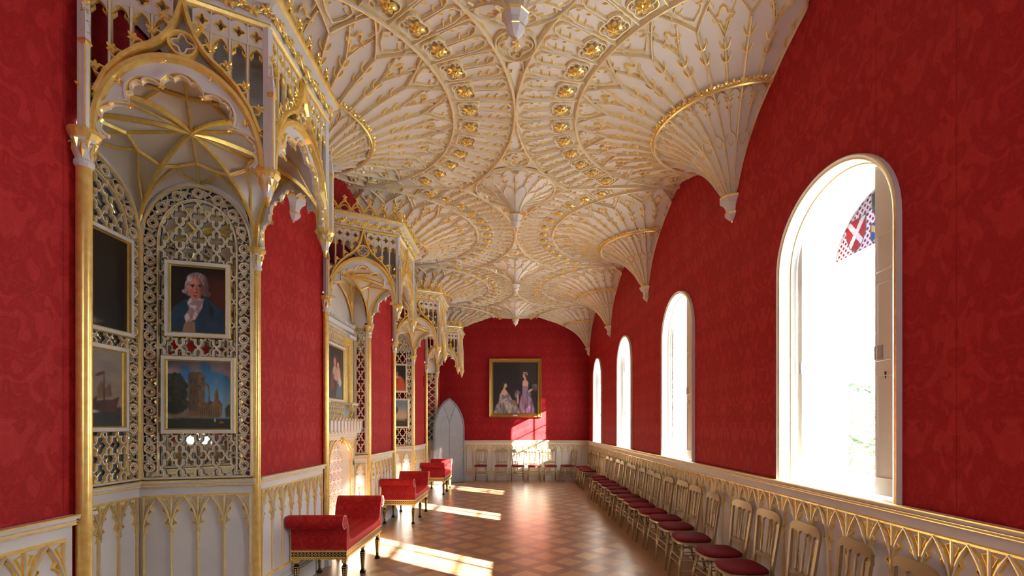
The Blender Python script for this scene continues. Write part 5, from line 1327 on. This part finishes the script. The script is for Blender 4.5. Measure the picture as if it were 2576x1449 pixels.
# ================================================================ FURNITURE
# ---------------- gilt side chairs, local: front toward +x, floor at z 0
def make_chair():
    root = empty('side_chair', (0, 0, 0)); SZ = .465
    out = [(-.175, -.165), (-.10, -.19), (.05, -.205), (.15, -.19), (.195, -.13), (.205, 0), (.195, .13), (.15, .19), (.05, .205), (-.10, .19), (-.175, .165)]
    for _ in range(2): out = [q for i in range(len(out)) for q in ((out[i-1][0]*.25 + out[i][0]*.75, out[i-1][1]*.25 + out[i][1]*.75), (out[i][0]*.75 + out[(i+1) % len(out)][0]*.25, out[i][1]*.75 + out[(i+1) % len(out)][1]*.25))]
    out = [(x*1.02, y*1.03) for x, y in out]
    def slab(z0, z1, k0, k1): return [(x*k0, y*k0, z0) for x, y in out], [(x*k1, y*k1, z1) for x, y in out]
    mb = MB(); n = len(out)
    rings = [(SZ-.028, .95), (SZ-.025, 1.0), (SZ-.004, 1.0), (SZ, .97)]
    vs = [(x*k, y*k, z) for z, k in rings for x, y in out]; mb.add(vs, [(j*n+i, j*n+(i+1) % n, (j+1)*n+(i+1) % n, (j+1)*n+i) for j in range(3) for i in range(n)] + [tuple(range(n))[::-1], tuple(range(3*n, 4*n))])
    mb.build('seat', CHGOLD, root, 'auto')
    sm = resample([(x, y) for x, y in out], 30, True); mb = MB(); n = 30
    rings = [(SZ+.0, .90), (SZ+.008, .955), (SZ+.022, .965), (SZ+.034, .90), (SZ+.041, .70), (SZ+.044, .35), (SZ+.045, .02)]
    vs = [(x*k+.004, y*k, z) for z, k in rings for x, y in sm]; mb.add(vs, [(j*n+i, j*n+(i+1) % n, (j+1)*n+(i+1) % n, (j+1)*n+i) for j in range(6) for i in range(n)] + [tuple(range(6*n, 7*n))])
    mb.build('cushion', VELVET, root, True)
    for s in (-1, 1):
        mb = MB(); mb.tube([(.150, s*.145, SZ-.02), (.185, s*.175, .22), (.205, s*.195, 0)], [.0165, .0165, .0115], 8)
        for z in (.26, .30): mb.lathe((.180-.03*(z-.22), s*(.171), z), [(.0165, -.006), (.0205, 0), (.0165, .006)], 8)
        mb.build('leg', CHGOLD, root, True)
        # rear leg runs up into the back post
        mb = MB(); pts = [(-.27, s*.185, 0), (-.215, s*.168, .24), (-.178, s*.155, SZ-.01)]
        mb.tube(pts, [.012, .0155, .016], 8); mb.build('leg', CHGOLD, root, True)
    bk = MB()
    def bp(z): t = (z-SZ)/.475; return -.172 - .055*t, .150 + .035*t      # lean, half width
    fb = []
    for s in (-1, 1):
        q = []; 
        for k in range(8):
            z = SZ-.02 + k*(.965-SZ)/8; x, hw = bp(z); q.append((x, s*hw, z))
        bk.sweep(q, V((1, 0, .1)).normalized(), .016, .010, 'rect')
    def rail(z0, z1, scal, up):
        n = 24; top = []; bot = []
        for i in range(n+1):
            t = i/n; y = -1 + 2*t; x, hw = bp((z0+z1)/2); yy = y*(hw+.012)
            cr = 1 - abs(y)**6*.0
            f = abs(math.sin(PI*t*4))**.6; sc = scal*f
            zt_ = z1 - (.040*abs(y)**6 if up else 0); zb = z0 + sc if up else z0
            if not up: zt_ = z1 - scal*f
            xx, _ = bp((z0+z1)/2); xx -= .012*(1-y*y)
            top.append((xx, yy, zt_)); bot.append((xx, yy, zb))
        for i in range(n):
            for d in (-.009, .009):
                bk.quad(*(V(p) + V((d, 0, 0)) for p in (bot[i], bot[i+1], top[i+1], top[i])))
            for L_ in (top, bot): bk.quad(V(L_[i]) + V((-.009, 0, 0)), V(L_[i+1]) + V((-.009, 0, 0)), V(L_[i+1]) + V((.009, 0, 0)), V(L_[i]) + V((.009, 0, 0)))
        for e in (0, n): bk.quad(V(top[e]) + V((-.009, 0, 0)), V(bot[e]) + V((-.009, 0, 0)), V(bot[e]) + V((.009, 0, 0)), V(top[e]) + V((.009, 0, 0)))
    rail(.865, .968, .035, True); rail(.56, .612, .022, False)
    bk.build('backrest', CHGOLD, root)
    for j in (-1, 0, 1):
        x0, h0 = bp(.58); x1, h1 = bp(.89); mb = MB(); y0, y1 = j*h0*.52, j*h1*.52; ks = [(0, .006), (.08, .010), (.12, .0075), (.30, .011), (.48, .0085), (.52, .012), (.56, .008), (.75, .010), (.92, .007), (1, .007)]
        mb.tube([(x0-.010 + (x1-x0)*t, y0 + (y1-y0)*t, .585 + .305*t) for t, r in ks], [r for t, r in ks], 8); mb.build('spindle', CHGOLD, root, True)
    mb = MB()
    for s in (-1, 1):
        for z in (.17, .27): mb.tube([(-.235+.10*z, s*(.178-.04*(z-.17)), z), (.20-.08*z, s*(.186-.09*(z-.17)), z)], .0075, 6)
    mb.tube([(.188, -.178, .22), (.188, .178, .22)], .0075, 6); mb.tube([(.183, -.170, .29), (.183, .170, .29)], .0075, 6); mb.tube([(-.212, -.165, .26), (-.212, .165, .26)], .0075, 6)
    mb.build('stretcher', CHGOLD, root, True)
    return root
ch0 = make_chair()
right_row = [(2.64, .0), (3.11, .01), (3.62, -.02), (4.17, .0), (4.69, .02), (5.27, -.03), (5.86, .0), (6.38, .03), (6.86, .0), (7.36, -.02), (7.84, .01), (8.32, .0), (8.85, -.02), (9.36, .02), (9.87, 0), (10.38, .02), (10.90, -.02), (11.42, .0), (12.90, .02), (13.32, -.02), (13.74, .02), (14.16, .0)]
words = ['first', 'second', 'third', 'fourth', 'fifth', 'sixth', 'seventh', 'eighth', 'ninth', 'tenth', 'eleventh', 'twelfth', 'thirteenth', 'fourteenth', 'fifteenth', 'sixteenth', 'seventeenth', 'eighteenth']
first = True
def place(x, y, rz, label, group):
    global first
    o = ch0 if first else copy_tree(ch0); first = False
    o.location = (x, y, 0); o.rotation_euler = (0, 0, rz); tag(o, label, 'chair', group)
for i, (y, e) in enumerate(right_row):
    if i < 18: lab = 'gold side chair with dark red cushion, %s from the camera along the right wall' % words[i]
    else: lab = 'gold side chair with dark red cushion, %s beyond the gap by the far right corner' % words[i-18]
    place(1.96 + e - (.03 if i < 2 else 0), y, PI + e*1.5 - (.18 if i < 2 else 0), lab, 'gold chairs lining the right wall')
for i, (x, e) in enumerate(((-1.05, .0), (-.43, .0), (.07, .07), (.56, .05), (1.05, 0))):
    place(x, YEND-.33, -HP + e, 'gold side chair with dark red cushion against the end wall, %s from the grey door' % words[i], 'gold chairs against the end wall')
place(1.58, YEND-.33, PI+.35, 'gold side chair turned sideways in the far right corner at the end wall', 'gold chairs against the end wall')

# ---------------- scroll-end benches, local: length along y, width along x
BW, BL = .565, 1.27
BPAT = mat('black_gold_band', (.02, .018, .012), .3)
m = BPAT; tc = N(m, 'ShaderNodeTexCoord'); sp = N(m, 'ShaderNodeSeparateXYZ'); L(m, tc.outputs['Object'], sp.inputs[0])
t = mth(m, 'ADD', sp.outputs[0], sp.outputs[1]); a_ = mth(m, 'ABSOLUTE', mth(m, 'SUBTRACT', mth(m, 'FRACT', mth(m, 'DIVIDE', t, .0362)), .5)); b_ = mth(m, 'ABSOLUTE', mth(m, 'DIVIDE', mth(m, 'SUBTRACT', sp.outputs[2], .378), .04))
dd = mth(m, 'ABSOLUTE', mth(m, 'SUBTRACT', mth(m, 'ADD', a_, b_), .38)); g1 = mth(m, 'LESS_THAN', dd, .11); g1 = mth(m, 'MAXIMUM', g1, mth(m, 'GREATER_THAN', b_, .56))
L(m, mixc(m, g1, (.015, .013, .010), (.78, .56, .20)), bsdf(m).inputs['Base Color']); L(m, mth(m, 'MULTIPLY', g1, .7), bsdf(m).inputs['Metallic'])
def make_bench():
    root = empty('bench', (0, 0, 0)); hx, hy = BW/2, BL/2
    mb = MB(); mb.box(-hx, hx, -hy, hy, .350, .408); mb.build('frame_band', BPAT, root)
    mb = MB()
    for z0, z1, e in ((.408, .416, .008), (.340, .350, .008), (.328, .334, .004)):
        mb.box(-hx-e, hx+e, -hy-e, -hy+.02, z0, z1); mb.box(-hx-e, hx+e, hy-.02, hy+e, z0, z1); mb.box(-hx-e, -hx+.02, -hy, hy, z0, z1); mb.box(hx-.02, hx+e, -hy, hy, z0, z1)
    for k in range(int(BL/.022)):
        y = -hy + (k+.5)*.022
        for s in (-1, 1): mb.octa((s*(hx+.002), y, .3335), (.004, 0, 0), (0, .008, 0), (0, 0, .007))
    for k in range(int(BW/.022)):
        for s in (-1, 1): mb.octa((-hx + (k+.5)*.022, s*(hy+.002), .3335), (.008, 0, 0), (0, .004, 0), (0, 0, .007))
    mb.build('gilt_moulding', GOLD, root); mb = MB(); mb.box(-hx+.004, hx-.004, -hy+.004, hy-.004, .325, .352); mb.build('under_rail', BLACK, root)
    # seat cushion rising into both arms
    mb = MB(); n = 24; pr = []
    for k in range(n+1):
        y = -hy + .07 + (BL-.14)*k/n; e = min(k, n-k)/n; z = .500 + .045*math.exp(-e*16) + .008*math.sin(PI*k/n); pr.append((y, z))
    cs = [(-hx+.004, -.06), (-hx, -.02), (-hx+.02, -.004), (-hx*.5, .006), (0, .010), (hx*.5, .006), (hx-.02, -.004), (hx, -.02), (hx-.004, -.06)]
    vs = []; m_ = len(cs)
    for y, z in pr:
        for x, dz in cs: vs.append((x, y, z+dz if dz > -.05 else .414))
    mb.add(vs, [(i*m_+j, i*m_+j+1, (i+1)*m_+j+1, (i+1)*m_+j) for i in range(n) for j in range(m_-1)]); mb.build('seat_cushion', DAMB, root, True)
    # arms
    for s in (-1, 1):
        out = [(0, .416), (0, .50), (.002, .60), (.0, .665), (-.012, .695)]            # outer face, going up
        roll = [(-.012 - .052 + .052*math.cos(t_), .722 + .058*math.sin(t_)) for t_ in [PI*-.30 - PI*k/9*1.25 for k in range(0, 0)]]
        cx, cz, R = -.060, .722, .070
        roll = [(cx + R*math.cos(t_), cz + R*math.sin(t_)) for t_ in [math.radians(a) for a in (-58, -85, -115, -150, 175, 140, 110, 80, 50, 25, 5)]]
        inn = [(.026, .70), (.045, .66), (.060, .60), (.072, .54), (.085, .50), (.09, .416)]
        prof = [(0.0, .416), (0, .50), (.0, .60), (-.006, .655), (-.022, .672)] + roll + inn
        yb = s*hy
        P2 = [(yb - s*q[0], q[1]) for q in prof]                                        # +q[0] goes inward
        n = len(P2); mb = MB(); xs_ = [(-hx, 1), (-hx-.006, .0), (-hx*.5, 0), (0, 0), (hx*.5, 0), (hx+.006, 0), (hx, 1)]
        mb2 = []
        for x in (-hx-.002, -hx*.5, 0, hx*.5, hx+.002): mb2 += [(x, y, z) for y, z in P2]
        mb.add(mb2, [(i*n+j, i*n+(j+1) % n, (i+1)*n+(j+1) % n, (i+1)*n+j) for i in range(4) for j in range(n)] + [tuple(range(n)), tuple(range(4*n, 5*n))[::-1]])
        arm = mb.build('scroll_arm', DAMB, root, 'auto')
        mb = MB(); q = resample([(y, z) for y, z in P2[4:-1]], 60)
        for x in (-hx-.004, hx+.004):
            for y, z in q: 
                c_y, c_z = yb - s*.03, .62
                mb.octa((x, y + (c_y-y)*.05, z + (c_z-z)*.02), (.003, 0, 0), (0, .0045, 0), (0, 0, .0045))
        for k in range(int(BW/.013)): mb.octa((-hx + (k+.5)*.013, yb + s*.002, .424), (.0045, 0, 0), (0, .003, 0), (0, 0, .0045))
        mb.build('nail_trim', NAIL, arm)
        mb = MB()
        for x in (-.16, 0, .16): mb.ball((x, yb - s*.066, .635), .014, n=8)
        for x in (-.16, 0, .16): mb.octa((x, yb - s*.062, .635), (.02, 0, 0), (0, .006, 0), (0, 0, .006))
        mb.build('button', DAMB, arm, True)
    mb = MB()
    for s in (-1, 1):
        for k in range(int((BL)/.013)): mb.octa((s*(hx+.003), -hy + (k+.5)*.013, .422), (.003, 0, 0), (0, .004, 0), (0, 0, .004))
    mb.build('nail_trim', NAIL, root)
    for x in (-1, 1):
        for y in (-1, 0, 1):
            px, py = x*(hx-.035), y*(hy-.045); mb = MB(); a45 = (PI/4, 2*PI+PI/4)
            mb.lathe((px, py, 0), [(.036, .0, 0), (.036, .026, 0), (.022, .040, 0), (.019, .055, 1), (.024, .062, 0), (.019, .068, 0), (.034, .235, 1), (.038, .243, 0), (.026, .255, 0), (.020, .268, 0), (.020, .276, 1), (.034, .29, 1), (.036, .325, 0), (.036, .33, 0)], 4, *a45)
            leg = mb.build('leg', [BLACK, GOLD], root); mb = MB()
            for dx, dy in ((1, 0), (-1, 0), (0, 1), (0, -1)):
                for z, r in ((.215, .009), (.19, .009), (.165, .008), (.14, .007), (.118, .006), (.098, .005)):
                    hw_ = (.019 + (.034-.019)*(z-.068)/.167)*.707; c_ = V((px + dx*(hw_+.001), py + dy*(hw_+.001), z)); e = V((dy, dx, 0))
                    mb.octa(c_, e*r, V((0, 0, .008)), V((dx, dy, 0))*.003); mb.octa(c_ + V((0, 0, -.012)), e*.002, V((0, 0, .008)), V((dx, dy, 0))*.002)
                hw_ = .036*.707
                for s in (-1, 1): mb.octa(V((px + dx*hw_, py + dy*hw_, .307)) + V((dy, dx, 0))*.010*s, V((dy, dx, 0))*.009 + V((0, 0, .006*s)), V((0, 0, .009)), V((dx, dy, 0))*.004)
                for s in (-1, 1): # gilt edge lines down the taper
                    mb.tube([V((px, py, .07)) + (V((dx, dy, 0)) + V((dy, dx, 0))*s*.86)*.019*.72, V((px, py, .232)) + (V((dx, dy, 0)) + V((dy, dx, 0))*s*.86)*.034*.72], .0016, 4)
            mb.build('leg_ornament', GOLD, leg)
    return root
b0 = make_bench(); bs = [(4.99+.59, 'nearest of the three'), (8.31+.62, 'middle one'), (11.80+.62, 'farthest, by the grey door')]
for i, (y, lab) in enumerate(bs):
    o = b0 if i == 0 else copy_tree(b0); o.location = (-2.012, y, 0)
    tag(o, 'red damask scroll-armed bench on black and gilt legs, ' + lab, 'bench', 'red benches along the left wall')

# ================================================================ OUTSIDE
def tree(name, x, y, h, r, seed, label, ht=2.2):
    rn = random.Random(seed); root = empty(name, (x, y, 0), 0, label, 'tree', 'trees outside the windows')
    mb = MB(); mb.tube([(0, 0, -1.5), (.05, .02, ht*.5), (0, 0, ht), (.1, 0, h-.6)], [.14, .11, .08, .03], 8)
    for k in range(7):
        t = rn.uniform(0, 6.28); z = ht*.6 + k*.35; mb.tube([(0, 0, z), (r*.4*math.cos(t), r*.4*math.sin(t), z+.4), (r*.8*math.cos(t), r*.8*math.sin(t), z+.6)], [.04, .025, .01], 5)
    mb.build('trunk', BARK, root); mb = MB()
    for k in range(2600):
        a = rn.uniform(0, 2*PI); b = math.acos(rn.uniform(-1, 1)); q = rn.random()**.4; c_ = V((r*q*math.sin(b)*math.cos(a), r*q*math.sin(b)*math.sin(a), h*.5 + (h*.5)*q*math.cos(b)))
        d = V((rn.uniform(-1, 1), rn.uniform(-1, 1), rn.uniform(-1, 1))).normalized(); e = d.orthogonal().normalized(); s = rn.uniform(.04, .08)
        mb.add([c_-d*s, c_+e*s*.45, c_+d*s, c_-e*s*.45], [(0, 1, 2, 3)])
    mb.build('foliage', LEAF, root)
tree('garden_tree', 6.3, 8.9, 2.6, 1.2, 4, 'low pale green leafy tree seen through the lower part of the nearest window')
tree('garden_tree', 6.2, 6.5, 6.2, 1.0, 5, 'taller leafy tree beside the low pale green one, shading the third window', 3.4)
tree('garden_tree', 9.3, 7.0, 8.0, 1.7, 8, 'farthest and tallest leafy tree outside, shading the fourth window', 4.4)
